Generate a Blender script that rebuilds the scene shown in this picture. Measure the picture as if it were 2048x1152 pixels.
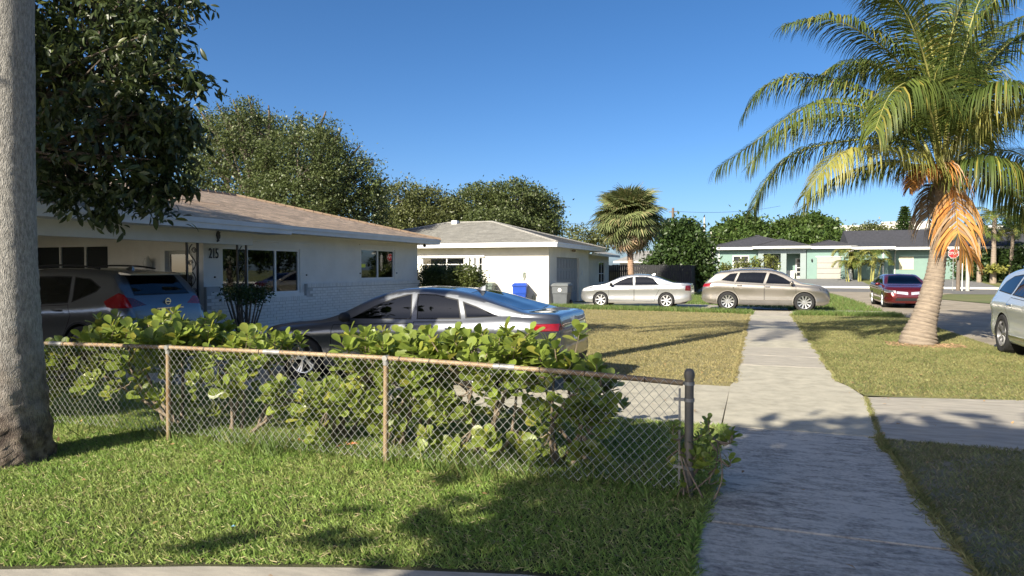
import bpy, bmesh, math, random
import numpy as np
from mathutils import Vector, Matrix
for o in list(bpy.data.objects): bpy.data.objects.remove(o)
scene = bpy.context.scene
COL = scene.collection
rng = np.random.default_rng(7)
random.seed(7)
R = math.radians

# ------------------------------------------------------------ camera
F = 1365.0; CAMH = 1.66; HZ = 539.0
YAW = math.atan((1518 - 1024) / F); PIT = math.atan((576 - HZ) / F)
cam_d = bpy.data.cameras.new('camera'); cam = bpy.data.objects.new('camera', cam_d); COL.objects.link(cam)
cam_d.sensor_width = 36; cam_d.lens = 36 * F / 2048; cam_d.clip_start = .05; cam_d.clip_end = 3000
cam.location = (0, 0, CAMH); cam.rotation_euler = (math.pi / 2 - PIT, 0, YAW)
scene.camera = cam
# ------------------------------------------------------------ sky, sun, exposure
SUN_EL = R(31); SUN_TRAVEL = R(20)          # light travels 20 deg clockwise from +Y
sdir = Vector((math.sin(SUN_TRAVEL) * math.cos(SUN_EL), math.cos(SUN_TRAVEL) * math.cos(SUN_EL), -math.sin(SUN_EL)))
world = bpy.data.worlds.new('World'); scene.world = world; world.use_nodes = True
wn = world.node_tree; wn.nodes.clear()
sky = wn.nodes.new('ShaderNodeTexSky'); sky.sky_type = 'NISHITA'; sky.sun_disc = False
sky.sun_elevation = SUN_EL; sky.sun_rotation = math.pi + SUN_TRAVEL
sky.air_density = .6; sky.dust_density = 1.5; sky.ozone_density = 2.3; sky.altitude = 0
bg = wn.nodes.new('ShaderNodeBackground'); bg.inputs[1].default_value = .096
wo = wn.nodes.new('ShaderNodeOutputWorld')
hsv = wn.nodes.new('ShaderNodeHueSaturation'); hsv.inputs['Saturation'].default_value = 1.25
wn.links.new(sky.outputs[0], hsv.inputs['Color']); wn.links.new(hsv.outputs[0], bg.inputs[0]); wn.links.new(bg.outputs[0], wo.inputs[0])
sl = bpy.data.lights.new('sun', 'SUN'); sl.energy = 5.0; sl.angle = R(.53); sl.color = (1, .92, .76)
so = bpy.data.objects.new('sun', sl); COL.objects.link(so); so.location = (-10, -25, 30)
so.rotation_euler = sdir.to_track_quat('-Z', 'Y').to_euler()
scene.view_settings.view_transform = 'Standard'; scene.view_settings.look = 'None'
scene.view_settings.exposure = .95; scene.view_settings.gamma = 1; scene.view_settings.use_curve_mapping = False
scene.render.engine = 'CYCLES'
scene.cycles.max_bounces = 6; scene.cycles.transparent_max_bounces = 12

# ------------------------------------------------------------ pixel <-> place
_ca, _sa, _cp, _sp = math.cos(YAW), math.sin(YAW), math.cos(PIT), math.sin(PIT)
def ray(x, y):
    u = (x - 1024) / F; v = (576 - y) / F
    f = _cp + v * _sp; z = -_sp + v * _cp
    return _ca * u - _sa * f, _sa * u + _ca * f, z
def G(x, y, z=0.):                      # pixel to the point at height z
    r = ray(x, y); t = (z - CAMH) / r[2]; return r[0] * t, r[1] * t
def AT(x, y, d):                        # pixel at a given depth
    r = ray(x, y); return np.array((r[0] * d, r[1] * d, CAMH + r[2] * d))
def ONY(x, y, Y):
    r = ray(x, y); t = Y / r[1]; return r[0] * t, Y, CAMH + r[2] * t
def ONX(x, y, X):
    r = ray(x, y); t = X / r[0]; return X, r[1] * t, CAMH + r[2] * t
def depth(P): return -_sa * P[..., 0] + _ca * P[..., 1]
def pxof(P):
    f = depth(P); return 1024 + F * (_ca * P[..., 0] + _sa * P[..., 1]) / np.maximum(f, .01)

# ------------------------------------------------------------ materials
MATS = {}
def mat(name, col, rough=.7, metal=0., var=.12, scale=3., col2=None, bump=0., bscale=60., coat=0., rnd=0.,
        attr=None, transl=0., spec=.5, stretch=None, ramp=(.35, .65), emit=0., rnd2=None):
    if name in MATS: return MATS[name]
    m = bpy.data.materials.new(name); m.use_nodes = True; nt = m.node_tree; N = nt.nodes; Lk = nt.links
    p = N['Principled BSDF']; out = N['Material Output']
    p.inputs['Roughness'].default_value = rough; p.inputs['Metallic'].default_value = metal
    p.inputs['Specular IOR Level'].default_value = spec
    if coat: p.inputs['Coat Weight'].default_value = coat; p.inputs['Coat Roughness'].default_value = .03
    c1 = tuple(max(0, c * (1 - var)) for c in col) + (1,)
    c2 = (tuple(col2) if col2 else tuple(min(1, c * (1 + var)) for c in col)) + (1,)
    if col2: c1 = tuple(col) + (1,)
    tc = N.new('ShaderNodeTexCoord'); mp = N.new('ShaderNodeMapping')
    Lk.new(tc.outputs['Object'], mp.inputs[0])
    if stretch: mp.inputs['Scale'].default_value = stretch
    nz = N.new('ShaderNodeTexNoise'); nz.inputs['Scale'].default_value = scale; nz.inputs['Detail'].default_value = 6
    nz.inputs['Roughness'].default_value = .62
    Lk.new(mp.outputs[0], nz.inputs['Vector'])
    rp = N.new('ShaderNodeValToRGB'); rp.color_ramp.elements[0].position = ramp[0]; rp.color_ramp.elements[1].position = ramp[1]
    rp.color_ramp.elements[0].color = c1; rp.color_ramp.elements[1].color = c2
    Lk.new(nz.outputs['Fac'], rp.inputs[0]); co = rp.outputs[0]
    if rnd or attr:
        if attr:
            a = N.new('ShaderNodeAttribute'); a.attribute_name = attr; src = a.outputs['Fac']
        else:
            a = N.new('ShaderNodeObjectInfo'); src = a.outputs['Random']
        if rnd2:
            mx = N.new('ShaderNodeMix'); mx.data_type = 'RGBA'; mr0 = N.new('ShaderNodeMapRange')
            mr0.inputs[1].default_value = rnd2[1]; mr0.inputs[2].default_value = 1.; Lk.new(src, mr0.inputs[0])
            Lk.new(mr0.outputs[0], mx.inputs[0]); Lk.new(co, mx.inputs[6]); mx.inputs[7].default_value = tuple(rnd2[0]) + (1,)
            co = mx.outputs[2]
        hs = N.new('ShaderNodeHueSaturation'); mr = N.new('ShaderNodeMapRange')
        # spread brightness with a hashed copy of the random value
        wv = N.new('ShaderNodeMath'); wv.operation = 'MULTIPLY'; wv.inputs[1].default_value = 7.31
        fr = N.new('ShaderNodeMath'); fr.operation = 'FRACT'
        Lk.new(src, wv.inputs[0]); Lk.new(wv.outputs[0], fr.inputs[0])
        mr.inputs[3].default_value = 1 - (rnd or .25); mr.inputs[4].default_value = 1 + (rnd or .25)
        Lk.new(fr.outputs[0], mr.inputs[0]); Lk.new(mr.outputs[0], hs.inputs['Value']); Lk.new(co, hs.inputs['Color']); co = hs.outputs[0]
    Lk.new(co, p.inputs['Base Color'])
    if bump:
        nb = N.new('ShaderNodeTexNoise'); nb.inputs['Scale'].default_value = bscale; nb.inputs['Detail'].default_value = 5
        Lk.new(mp.outputs[0], nb.inputs['Vector'])
        b = N.new('ShaderNodeBump'); b.inputs['Strength'].default_value = min(1, bump); b.inputs['Distance'].default_value = .02
        Lk.new(nb.outputs['Fac'], b.inputs['Height']); Lk.new(b.outputs[0], p.inputs['Normal'])
    if transl:
        t = N.new('ShaderNodeBsdfTranslucent'); Lk.new(co, t.inputs[0]); ms = N.new('ShaderNodeMixShader')
        ms.inputs[0].default_value = transl; Lk.new(p.outputs[0], ms.inputs[1]); Lk.new(t.outputs[0], ms.inputs[2])
        Lk.new(ms.outputs[0], out.inputs[0])
    if emit:
        p.inputs['Emission Color'].default_value = tuple(col) + (1,); p.inputs['Emission Strength'].default_value = emit
    MATS[name] = m; return m
def paint(name, col, rough=.32, metal=.55):
    return mat(name, col, rough=rough, metal=metal, var=.03, scale=40, coat=1.0)
def pane_mat(name, tint, refl=.1):
    if name in MATS: return MATS[name]
    m = bpy.data.materials.new(name); m.use_nodes = True; nt = m.node_tree; N = nt.nodes; Lk = nt.links
    N.remove(N['Principled BSDF'])
    t = N.new('ShaderNodeBsdfTransparent'); t.inputs[0].default_value = tuple(tint) + (1,)
    g = N.new('ShaderNodeBsdfGlossy'); g.inputs['Roughness'].default_value = .02; g.inputs[0].default_value = (.9, .95, 1, 1)
    fr = N.new('ShaderNodeFresnel'); fr.inputs[0].default_value = 1.5
    ad = N.new('ShaderNodeMath'); ad.operation = 'ADD'; ad.inputs[1].default_value = refl; ad.use_clamp = True
    ms = N.new('ShaderNodeMixShader'); Lk.new(fr.outputs[0], ad.inputs[0]); Lk.new(ad.outputs[0], ms.inputs[0])
    Lk.new(t.outputs[0], ms.inputs[1]); Lk.new(g.outputs[0], ms.inputs[2]); Lk.new(ms.outputs[0], N['Material Output'].inputs[0])
    MATS[name] = m; return m

# ------------------------------------------------------------ objects
def tag(o, label=None, cat=None, group=None, kind=None):
    if label: o['label'] = label
    if cat: o['category'] = cat
    if group: o['group'] = group
    if kind: o['kind'] = kind
    return o
def thing(name, loc, label, cat, group=None, rz=0., scale=None):
    o = bpy.data.objects.new(name, None); COL.objects.link(o); o.empty_display_size = .2
    o.location = loc; o.rotation_euler = (0, 0, rz)
    return tag(o, label, cat, group)
def link(name, me, m, parent=None, world=False, kind=None):
    o = bpy.data.objects.new(name, me); COL.objects.link(o)
    if m is not None and len(me.materials) == 0: me.materials.append(m)
    if parent is not None:
        o.parent = parent
        if world:
            p = parent; off = Vector((0, 0, 0))
            while p is not None: off += p.location; p = p.parent
            o.location = -off
    if kind: o['kind'] = kind
    return o
def mesh_np(name, V, Fc, rnd=None, smooth=False):
    me = bpy.data.meshes.new(name); V = np.asarray(V, np.float32); Fc = np.asarray(Fc, np.int32); k = Fc.shape[1]
    me.vertices.add(len(V)); me.vertices.foreach_set('co', V.ravel())
    me.loops.add(Fc.size); me.loops.foreach_set('vertex_index', Fc.ravel())
    me.polygons.add(len(Fc)); me.polygons.foreach_set('loop_start', np.arange(len(Fc), dtype=np.int32) * k)
    if smooth: me.polygons.foreach_set('use_smooth', np.ones(len(Fc), bool))
    me.update(calc_edges=True)
    if rnd is not None:
        a = me.attributes.new('rnd', 'FLOAT', 'POINT'); a.data.foreach_set('value', np.asarray(rnd, np.float32))
    return me
class MB:
    def __init__(s): s.v = []; s.f = []
    def add(s, vs, fs):
        n = len(s.v); s.v += [tuple(map(float, p)) for p in vs]; s.f += [tuple(i + n for i in f) for f in fs]; return s
    def box(s, x0, x1, y0, y1, z0, z1):
        return s.add([(x0, y0, z0), (x1, y0, z0), (x1, y1, z0), (x0, y1, z0), (x0, y0, z1), (x1, y0, z1), (x1, y1, z1), (x0, y1, z1)],
                     [(3, 2, 1, 0), (4, 5, 6, 7), (0, 1, 5, 4), (1, 2, 6, 5), (2, 3, 7, 6), (3, 0, 4, 7)])
    def tube(s, pts, r, n=8, cap=True):
        pts = [Vector(p) for p in pts]; rs = r if isinstance(r, (list, tuple, np.ndarray)) else [r] * len(pts)
        rings = []; base = len(s.v); up = Vector((0, 0, 1)); prev = None
        for i, p in enumerate(pts):
            d = (pts[min(i + 1, len(pts) - 1)] - pts[max(i - 1, 0)])
            if d.length < 1e-9: d = Vector((0, 0, 1))
            d.normalize()
            if prev is None:
                a = d.cross(up if abs(d.z) < .95 else Vector((1, 0, 0))).normalized()
            else:
                a = (prev - d * prev.dot(d)).normalized()
            b = d.cross(a); prev = a
            for k in range(n):
                t = 2 * math.pi * k / n; s.v.append(tuple(p + (a * math.cos(t) + b * math.sin(t)) * rs[i]))
        for i in range(len(pts) - 1):
            for k in range(n):
                k2 = (k + 1) % n; s.f.append((base + i * n + k, base + i * n + k2, base + (i + 1) * n + k2, base + (i + 1) * n + k))
        if cap:
            s.f.append(tuple(base + k for k in range(n))[::-1]); e = base + (len(pts) - 1) * n; s.f.append(tuple(e + k for k in range(n)))
        return s
    def prism(s, poly, axis, a0, a1):
        n = len(poly)
        def P(u, v, a): return {'x': (a, u, v), 'y': (u, a, v), 'z': (u, v, a)}[axis]
        s.add([P(u, v, a0) for u, v in poly] + [P(u, v, a1) for u, v in poly],
              [tuple(range(n))[::-1], tuple(range(n, 2 * n))] + [(i, (i + 1) % n, n + (i + 1) % n, n + i) for i in range(n)])
        return s
    def lathe(s, prof, n=24, c=(0, 0, 0), axis='z', close=False):
        base = len(s.v)
        for r, z in prof:
            for k in range(n):
                t = 2 * math.pi * k / n; a, b = r * math.cos(t), r * math.sin(t)
                p = {'z': (a, b, z), 'y': (a, z, b), 'x': (z, a, b)}[axis]
                s.v.append((p[0] + c[0], p[1] + c[1], p[2] + c[2]))
        m = len(prof)
        for i in range(m - 1 if not close else m):
            j = (i + 1) % m
            for k in range(n):
                k2 = (k + 1) % n; s.f.append((base + i * n + k, base + i * n + k2, base + j * n + k2, base + j * n + k))
        return s
    def ell(s, c, r, n=12, m=8):
        pr = [(max(1e-3, math.sin(math.pi * i / m)), -math.cos(math.pi * i / m)) for i in range(m + 1)]
        b = len(s.v); s.lathe(pr, n)
        for i in range(b, len(s.v)):
            x, y, z = s.v[i]; s.v[i] = (c[0] + x * r[0], c[1] + y * r[1], c[2] + z * r[2])
        return s
    def mesh(s, name='m', smooth=False, sharp=None, recalc=True):
        me = bpy.data.meshes.new(name); me.from_pydata(s.v, [], s.f); me.update()
        if recalc:
            bm = bmesh.new(); bm.from_mesh(me); bmesh.ops.recalc_face_normals(bm, faces=bm.faces[:]); bm.to_mesh(me); bm.free()
        if smooth:
            me.polygons.foreach_set('use_smooth', np.ones(len(me.polygons), bool)); me.set_sharp_from_angle(angle=R(sharp or 40))
        return me
    def build(s, name, m, parent=None, world=True, smooth=False, bevel=0., kind=None, sharp=None):
        o = link(name, s.mesh(name, smooth, sharp), m, parent, world, kind)
        if bevel:
            b = o.modifiers.new('bevel', 'BEVEL'); b.width = bevel; b.segments = 2; b.limit_method = 'ANGLE'; b.angle_limit = R(40)
        return o
def box(name, m, parent, *a, **k): return MB().box(*a).build(name, m, parent, **k)
def text_mesh(txt, size, depth):
    c = bpy.data.curves.new('t', 'FONT'); c.body = txt; c.size = size; c.extrude = depth; c.align_x = 'CENTER'; c.align_y = 'CENTER'
    o = bpy.data.objects.new('t', c); COL.objects.link(o); dg = bpy.context.evaluated_depsgraph_get()
    me = bpy.data.meshes.new_from_object(o.evaluated_get(dg)); bpy.data.objects.remove(o); me.materials.clear(); return me
# frames: long axis d, face normal hint n -> (N,3,3) columns x,y,z with y=d
def frames(d, n):
    d = d / np.maximum(1e-6, np.linalg.norm(d, axis=1, keepdims=True))
    x = np.cross(d, n); l = np.linalg.norm(x, axis=1, keepdims=True)
    x = np.where(l < 1e-3, np.array([[1., 0, 0]]), x / np.maximum(l, 1e-6)); z = np.cross(x, d)
    return np.stack([x, d, z], axis=2)
def scatter(tv, tf, P, M, S, rnd=None):
    N = len(P); k = len(tv); S = np.asarray(S)
    S3 = S[:, None] * np.ones((1, 3)) if S.ndim == 1 else S
    V = np.einsum('nij,nkj->nki', M, tv[None] * S3[:, None, :]) + P[:, None, :]
    Fc = (tf[None] + (np.arange(N) * k)[:, None, None]).reshape(-1, tf.shape[1])
    r = rng.random(N) if rnd is None else rnd
    return V.reshape(-1, 3), Fc, np.repeat(r, k)
def leaf_template(rows, fold=.12, droop=.1):       # rows: (t, halfwidth)
    v = []
    for t, w in rows:
        zz = -droop * t * t
        v += [(-w, t, zz + fold * w), (0, t, zz), (w, t, zz + fold * w)]
    f = []
    for i in range(len(rows) - 1):
        a = i * 3; f += [(a, a + 1, a + 4, a + 3), (a + 1, a + 2, a + 5, a + 4)]
    return np.array(v), np.array(f)
LEAF_ROUND = leaf_template([(0, .015), (.12, .04), (.4, .2), (.65, .32), (.85, .28), (.96, .15), (1, .03)], .22, .06)
LEAF_OVAL = leaf_template([(0, .01), (.2, .11), (.5, .175), (.78, .14), (1, .01)], .3, .26)
LEAF_SMALL = (np.array([(-.28, .35, .05), (0, 0, 0), (.28, .4, .05), (0, 1, -.1)]), np.array([(0, 1, 2, 3)]))
def unit(n):
    a = rng.normal(size=(n, 3)); return a / np.linalg.norm(a, axis=1, keepdims=True)
# ============================================================ ground, roads, pavements
def struct(name, mb, m, **k):
    o = mb.build(name, m, None, **k); o['kind'] = 'structure'; return o
def sheet(name, poly, z, m, sub=0):
    mb = MB(); mb.add([(x, y, z) for x, y in poly], [tuple(range(len(poly)))]); return struct(name, mb, m)
m_soil = mat('soil', (.075, .062, .03), .95, var=.35, scale=9, bump=.6, bscale=60)
m_lawn_near = mat('lawn_near', (.04, .042, .015), .95, scale=7, col2=(.08, .078, .03), bump=.8, bscale=90)
m_lawn_dry = mat('lawn_dry', (.28, .235, .105), .95, scale=.8, col2=(.20, .18, .072), bump=.8, bscale=70)
m_lawn_thin = mat('lawn_thin', (.25, .22, .16), .95, scale=2.2, col2=(.16, .165, .09), bump=.8, bscale=80)
m_lawn_mid = mat('lawn_mid', (.22, .205, .082), .95, scale=.9, col2=(.15, .16, .055), bump=.8, bscale=70)
m_far_grass = mat('far_grass', (.10, .13, .035), .95, scale=.6, col2=(.17, .16, .06), bump=.6, bscale=30)
m_conc_old = mat('concrete_stained', (.15, .14, .125), .85, scale=3.4, col2=(.55, .51, .44), bump=.5, bscale=70, stretch=(1.2, 4.0, 1), ramp=(.24, .62))
def stain(m):
    nt = m.node_tree; N = nt.nodes; Lk = nt.links; rp = [n for n in N if n.type == 'VALTORGB'][0]; nz = rp.inputs[0].links[0].from_node; nz.inputs['Distortion'].default_value = .9
    tc = N.new('ShaderNodeTexCoord'); b = N.new('ShaderNodeTexNoise'); b.inputs['Scale'].default_value = 1.1; b.inputs['Detail'].default_value = 4; Lk.new(tc.outputs['Object'], b.inputs[0])
    s = N.new('ShaderNodeTexNoise'); s.inputs['Scale'].default_value = 38; s.inputs['Detail'].default_value = 3; Lk.new(tc.outputs['Object'], s.inputs[0])
    a1 = N.new('ShaderNodeMath'); a1.operation = 'MULTIPLY_ADD'; Lk.new(b.outputs[0], a1.inputs[0]); a1.inputs[1].default_value = .55; a1.inputs[2].default_value = -.27
    a2 = N.new('ShaderNodeMath'); a2.operation = 'MULTIPLY_ADD'; Lk.new(s.outputs[0], a2.inputs[0]); a2.inputs[1].default_value = .5; a2.inputs[2].default_value = -.25
    a3 = N.new('ShaderNodeMath'); a3.operation = 'ADD'; Lk.new(nz.outputs[0], a3.inputs[0]); Lk.new(a1.outputs[0], a3.inputs[1])
    a4 = N.new('ShaderNodeMath'); a4.operation = 'ADD'; Lk.new(a3.outputs[0], a4.inputs[0]); Lk.new(a2.outputs[0], a4.inputs[1]); Lk.new(a4.outputs[0], rp.inputs[0])
stain(m_conc_old)
m_conc = mat('concrete', (.41, .38, .30), .85, var=.16, scale=4, bump=.4, bscale=120)
m_conc2 = mat('concrete_weathered', (.31, .285, .24), .85, col2=(.45, .41, .34), scale=2.5, bump=.4, bscale=100, stretch=(1, 4, 1))
m_road = mat('road_pale', (.30, .255, .19), .9, var=.2, scale=1.3, bump=.5, bscale=80)
m_asph = mat('asphalt', (.15, .145, .135), .9, var=.16, scale=2, bump=.4, bscale=60)
m_drive_far = mat('grey_drive', (.17, .17, .17), .85, var=.1, scale=3)

sheet('ground', [(-900, -300), (900, -300), (900, 1500), (-900, 1500)], -.03, m_far_grass)
X0, X1 = -.35, 1.13                                  # sidewalk edges
DY0, DY1 = 7.5, 10.1                                 # near driveway
EY0, EY1 = 28.0, 33.6                                # far driveway (cars)
KX = 4.6                                             # street edge
# lawns
lawn_front = [(-16, -1.5), (-3.93, 2.54), (-2.92, 2.95), (-2.12, 3.22), (-1.18, 3.47), (X0 - .01, 3.6), (X0 - .01, DY0 + .03), (-16, DY0 + .03)]
sheet('front_lawn', lawn_front, 0., m_lawn_near)
sheet('side_lawn', [(-10.7, DY1), (X0 - .01, DY1), (X0 - .01, 27.2), (-.9, 28.1), (-8.8, 29.3), (-20, 29.1), (-20, 20.4), (-10.7, 20.4)], 0., m_lawn_dry)
sheet('verge_near', [(X1 + .01, -1), (KX, -1), (KX, DY0 - .1), (X1 + .01, DY0 - .02)], 0., m_lawn_thin)
sheet('verge_mid', [(X1 + .2, DY1 - .1), (KX + .2, DY1 + .1), (KX + .2, 22), (5.1, 25.5), (4.6, 28), (X1 + .01, 28), (X1 + .01, 11)], 0., m_lawn_mid)
sheet('verge_far', [(X1 + .01, EY1 - 3.4), (4.65, EY1 - 3.4), (4.75, 40), (4.5, 52.5), (-4, 52.5), (-4, EY1), (X1, EY1)], 0., m_far_grass)
sheet('corner_lawn', [(11.4, 36), (30, 34), (60, 52), (11.4, 52.3), (10.6, 50.5), (9.6, 44)], 0., m_far_grass)
# neighbour's concrete in the left foreground
nb = MB(); nb.prism([(-16, -1.52), (-3.93, 2.52), (-2.92, 2.93), (-2.12, 3.2), (-1.18, 3.45), (-.37, 3.56), (-.37, -3), (-16, -3)], 'z', -.1, .012)
struct('walkway', nb, m_conc2)
# sidewalk: slabs
sw = bpy.data.objects.new('sidewalk', None); COL.objects.link(sw); sw['kind'] = 'structure'; sw.location = (.39, 5, 0)
ys = [-3, -1.4, .1, 1.6, 3.1, 4.6, 6.05, DY0]
for i in range(len(ys) - 1):
    mb = MB().box(X0, X1, ys[i] + .008, ys[i + 1] - .008, -.1, .014 + rng.uniform(-.004, .004)); mb.build('slab', m_conc_old, sw, bevel=.006)
MB().prism([(X0, DY0 + .008), (X1, DY0 + .008), (1.30, DY1 - .25), (X1 + .08, DY1 + .5), (X1, 10.9), (X0, 10.9), (X0 + .02, DY1 + .4), (X0 - .02, DY1 + .1)], 'z', -.1, .013).build('slab', m_conc, sw, bevel=.006)
y = 10.915; k = 0
while y < 28:
    y2 = min(y + rng.uniform(1.4, 1.6), 28)
    MB().box(X0 + rng.uniform(-.012, .012), X1 + rng.uniform(-.012, .012), y, y2 - .014, -.1, .012 + rng.uniform(-.006, .006)).build('slab', m_conc2 if k % 3 else m_conc, sw, bevel=.006)
    y = y2; k += 1
# driveways
dw = bpy.data.objects.new('driveway', None); COL.objects.link(dw); dw['kind'] = 'structure'; dw.location = (-3, 8.8, 0)
for (a, b, c, d) in [(-18.9, -10.2, 5.45, 11.08), (-10.188, -6.5, 7.52, 10.08), (-6.488, -3.2, 7.51, 10.09), (-3.188, X0 - .016, DY0, DY1 - .02)]:
    MB().box(a, b, c, d, -.1, .010).build('slab', m_conc if a > -12 else mat('concrete_oily', (.20, .19, .17), .8, var=.25, scale=2), dw, bevel=.006)
MB().prism([(X1 + .012, DY0), (KX, 7.15), (KX, 10.6), (1.31, DY1 - .26)], 'z', -.1, .010).build('slab', m_conc2, dw, bevel=.006)
fd = bpy.data.objects.new('driveway_far', None); COL.objects.link(fd); fd['kind'] = 'structure'; fd.location = (-2, 31, 0)
for (a, b, mm) in [(-8.84, -4.6, m_conc), (-4.588, X0, m_conc2), (X0 + .012, X1, m_conc2), (X1 + .012, 4.7, m_conc)]:
    MB().box(a, b, EY0 + (.9 if a < -5 else .0), EY1 - (3.3 if a > 1 else 0), -.1, .009).build('slab', mm, fd, bevel=.006)
# streets
sheet('street', [(KX, -40), (11.2, -40), (11.2, 36), (9.5, 44), (10.6, 52), (4.3, 52.9), (4.7, 40), (4.72, 28), (5.2, 25.5), (KX + .2, 22)], -.012, m_road)
sheet('street_apron', [(4.2, 52.85), (11.4, 52.2), (13, 56), (2, 57)], -.014, m_road)
sheet('cross_street', [(-300, 54.2), (300, 54.2), (300, 68.2), (-300, 68.2)], -.02, m_asph)
kb = MB().box(-120, 160, 68.2, 69.9, -.1, .12); struct('far_pavement', kb, mat('pavement_white', (.62, .60, .55), .8, var=.06, scale=2))
# the lots beyond rise about 0.7 m above the road
def slope_sheet(name, x0, x1, m, dz=0.):
    mb = MB(); mb.add([(x0, 69.9, .1 + dz), (x1, 69.9, .1 + dz), (x1, 76.2, .70 + dz), (x0, 76.2, .70 + dz), (x1, 240, .70 + dz), (x0, 240, .70 + dz)], [(0, 1, 2, 3), (3, 2, 4, 5)])
    return struct(name, mb, m)
slope_sheet('lot', -160, 200, m_far_grass)
for (a, b) in [(2.0, 9.2), (11.5, 19.0)]:
    mb = MB(); mb.add([(a - 1.6, 69.92, .108), (b + .6, 69.92, .108), (b, 76.1, .705), (a, 76.1, .705)], [(0, 1, 2, 3)]); struct('forecourt', mb, m_drive_far)

# ============================================================ grass
def in_poly(x, y, poly):
    ins = np.zeros(len(x), bool); n = len(poly)
    for i in range(n):
        x0, y0 = poly[i]; x1, y1 = poly[(i + 1) % n]
        c = ((y0 > y) != (y1 > y)) & (x < (x1 - x0) * (y - y0) / (y1 - y0 + 1e-12) + x0); ins ^= c
    return ins
BL_V = np.array([(-.5, 0, 0), (.5, 0, 0), (-.38, .55, .0), (.38, .55, .0), (0, 1, -.12)]); BL_F = np.array([(0, 1, 3), (0, 3, 2), (2, 3, 4)])
def grass(name, poly, n, h, w, m, label, cat='grass', lean=(.35, 1.2), falloff=None, zoff=0., yaw=None, pts=None, clump=0.):
    if pts is None:
        P = np.array(poly); lo, hi = P.min(0), P.max(0)
        X = rng.uniform(lo[0], hi[0], n * 6); Y = rng.uniform(lo[1], hi[1], n * 6)
        k = in_poly(X, Y, poly)
        if falloff:
            d = np.hypot(X, Y); k &= rng.random(len(X)) < np.clip((falloff / np.maximum(d, .5)) ** 2, 0, 1)
            pp = np.stack([X, Y, 0 * X], 1); u = pxof(pp); k &= (depth(pp) > .5) & (u > -250) & (u < 2300)
        if clump:
            s = np.sin(X * 3.1 + 1.7 * np.sin(Y * 2.3)) * np.sin(Y * 2.7 + 1.3 * np.sin(X * 1.9)); k &= rng.random(len(X)) < 1 - clump * (s > .15)
        X, Y = X[k][:n], Y[k][:n]
    else: X, Y = pts
    N = len(X); th = rng.uniform(0, 2 * math.pi, N); le = rng.uniform(*lean, N)
    d = np.stack([np.sin(le) * np.cos(th), np.sin(le) * np.sin(th), np.cos(le)], 1)
    M = frames(d, np.stack([np.cos(th + 1.57), np.sin(th + 1.57), rng.uniform(-.4, .9, N)], 1))
    H = rng.uniform(h[0], h[1], N); W = rng.uniform(w[0], w[1], N)
    V, Fc, r = scatter(BL_V, BL_F, np.stack([X, Y, np.full(N, zoff)], 1), M, np.stack([W, H, H], 1))
    o = link(name, mesh_np(name, V, Fc, r), m); return tag(o, label, cat, kind='stuff')
m_g1 = mat('grass_lush', (.29, .375, .10), .55, var=.2, scale=1.6, attr='rnd', rnd=.4, transl=.42, rnd2=((.40, .36, .16), .80), col2=(.235, .355, .075), ramp=(.42, .58))
m_g2 = mat('grass_dry', (.34, .28, .13), .7, var=.2, scale=.7, attr='rnd', rnd=.3, transl=.3, rnd2=((.21, .205, .075), .6), col2=(.30, .26, .115))
m_g3 = mat('grass_mixed', (.27, .26, .10), .7, var=.2, scale=.8, attr='rnd', rnd=.3, transl=.3, rnd2=((.28, .23, .10), .6), col2=(.14, .17, .05))
m_g4 = mat('grass_tall', (.13, .20, .045), .6, var=.2, scale=2, attr='rnd', rnd=.3, transl=.35, rnd2=((.24, .22, .09), .75))
m_g5 = mat('grass_thin', (.24, .265, .12), .7, var=.2, scale=1.5, attr='rnd', rnd=.35, transl=.3, rnd2=((.33, .27, .17), .5), col2=(.15, .17, .055))
front_poly = [(-9, .95), (-3.95, 2.58), (-2.92, 2.99), (-2.12, 3.26), (-1.18, 3.51), (X0 - .02, 3.62), (X0 - .02, DY0), (-9, DY0)]
grass('lawn_grass', front_poly, 190000, (.028, .065), (.005, .0095), m_g1, 'lush green turf in front of the chain link fence', falloff=9, clump=.25)
grass('lawn_thatch', front_poly, 12000, (.03, .08), (.003, .006), mat('thatch', (.42, .36, .2), .8, attr='rnd', rnd=.35), 'pale dead thatch lying among the green turf', 'thatch', lean=(1.1, 1.5), falloff=9, zoff=.012, clump=.6)
grass('verge_grass', [(X1 + .02, 2.5), (4.4, 2.5), (4.4, DY0 - .1), (X1 + .02, DY0 - .04)], 20000, (.02, .05), (.005, .009), m_g5, 'thin patchy shaded turf right of the stained sidewalk slabs', falloff=9, clump=.5)
grass('dry_grass', [(-9.5, DY1 + .02), (X0 - .02, DY1 + .05), (X0 - .02, 27.2), (-1, 28), (-8.6, 29), (-9.5, 20)], 90000, (.025, .05), (.008, .014), m_g2, 'short tan dry lawn in front of the white house', falloff=16, clump=.3)
grass('palm_verge_grass', [(X1 + .15, DY1), (KX + .1, DY1 + .2), (KX + .2, 22), (5, 25.4), (4.6, 27.9), (X1 + .02, 27.9), (X1 + .02, 11)], 70000, (.025, .055), (.008, .014), m_g3, 'short yellow green turf around the leaning coconut palm', falloff=16, clump=.3)
grass('long_grass', [(-8.7, 27.9), (-1.0, 27.2), (-.2, 26.3), (-.2, 27.6), (-1.2, 28.1), (-6, 28.9), (-8.7, 29.25)], 9000, (.10, .24), (.010, .02), m_g4, 'long unmown grass along the far driveway beside the silver sedan', lean=(.1, .8))
grass('long_grass', [(X1 + .0, 26.6), (4.8, 26.9), (4.6, 27.95), (X1 + .3, 27.9)], 6000, (.08, .22), (.010, .02), m_g4, 'long unmown grass beside the bronze crossover between sidewalk and street', lean=(.1, .8))
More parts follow.
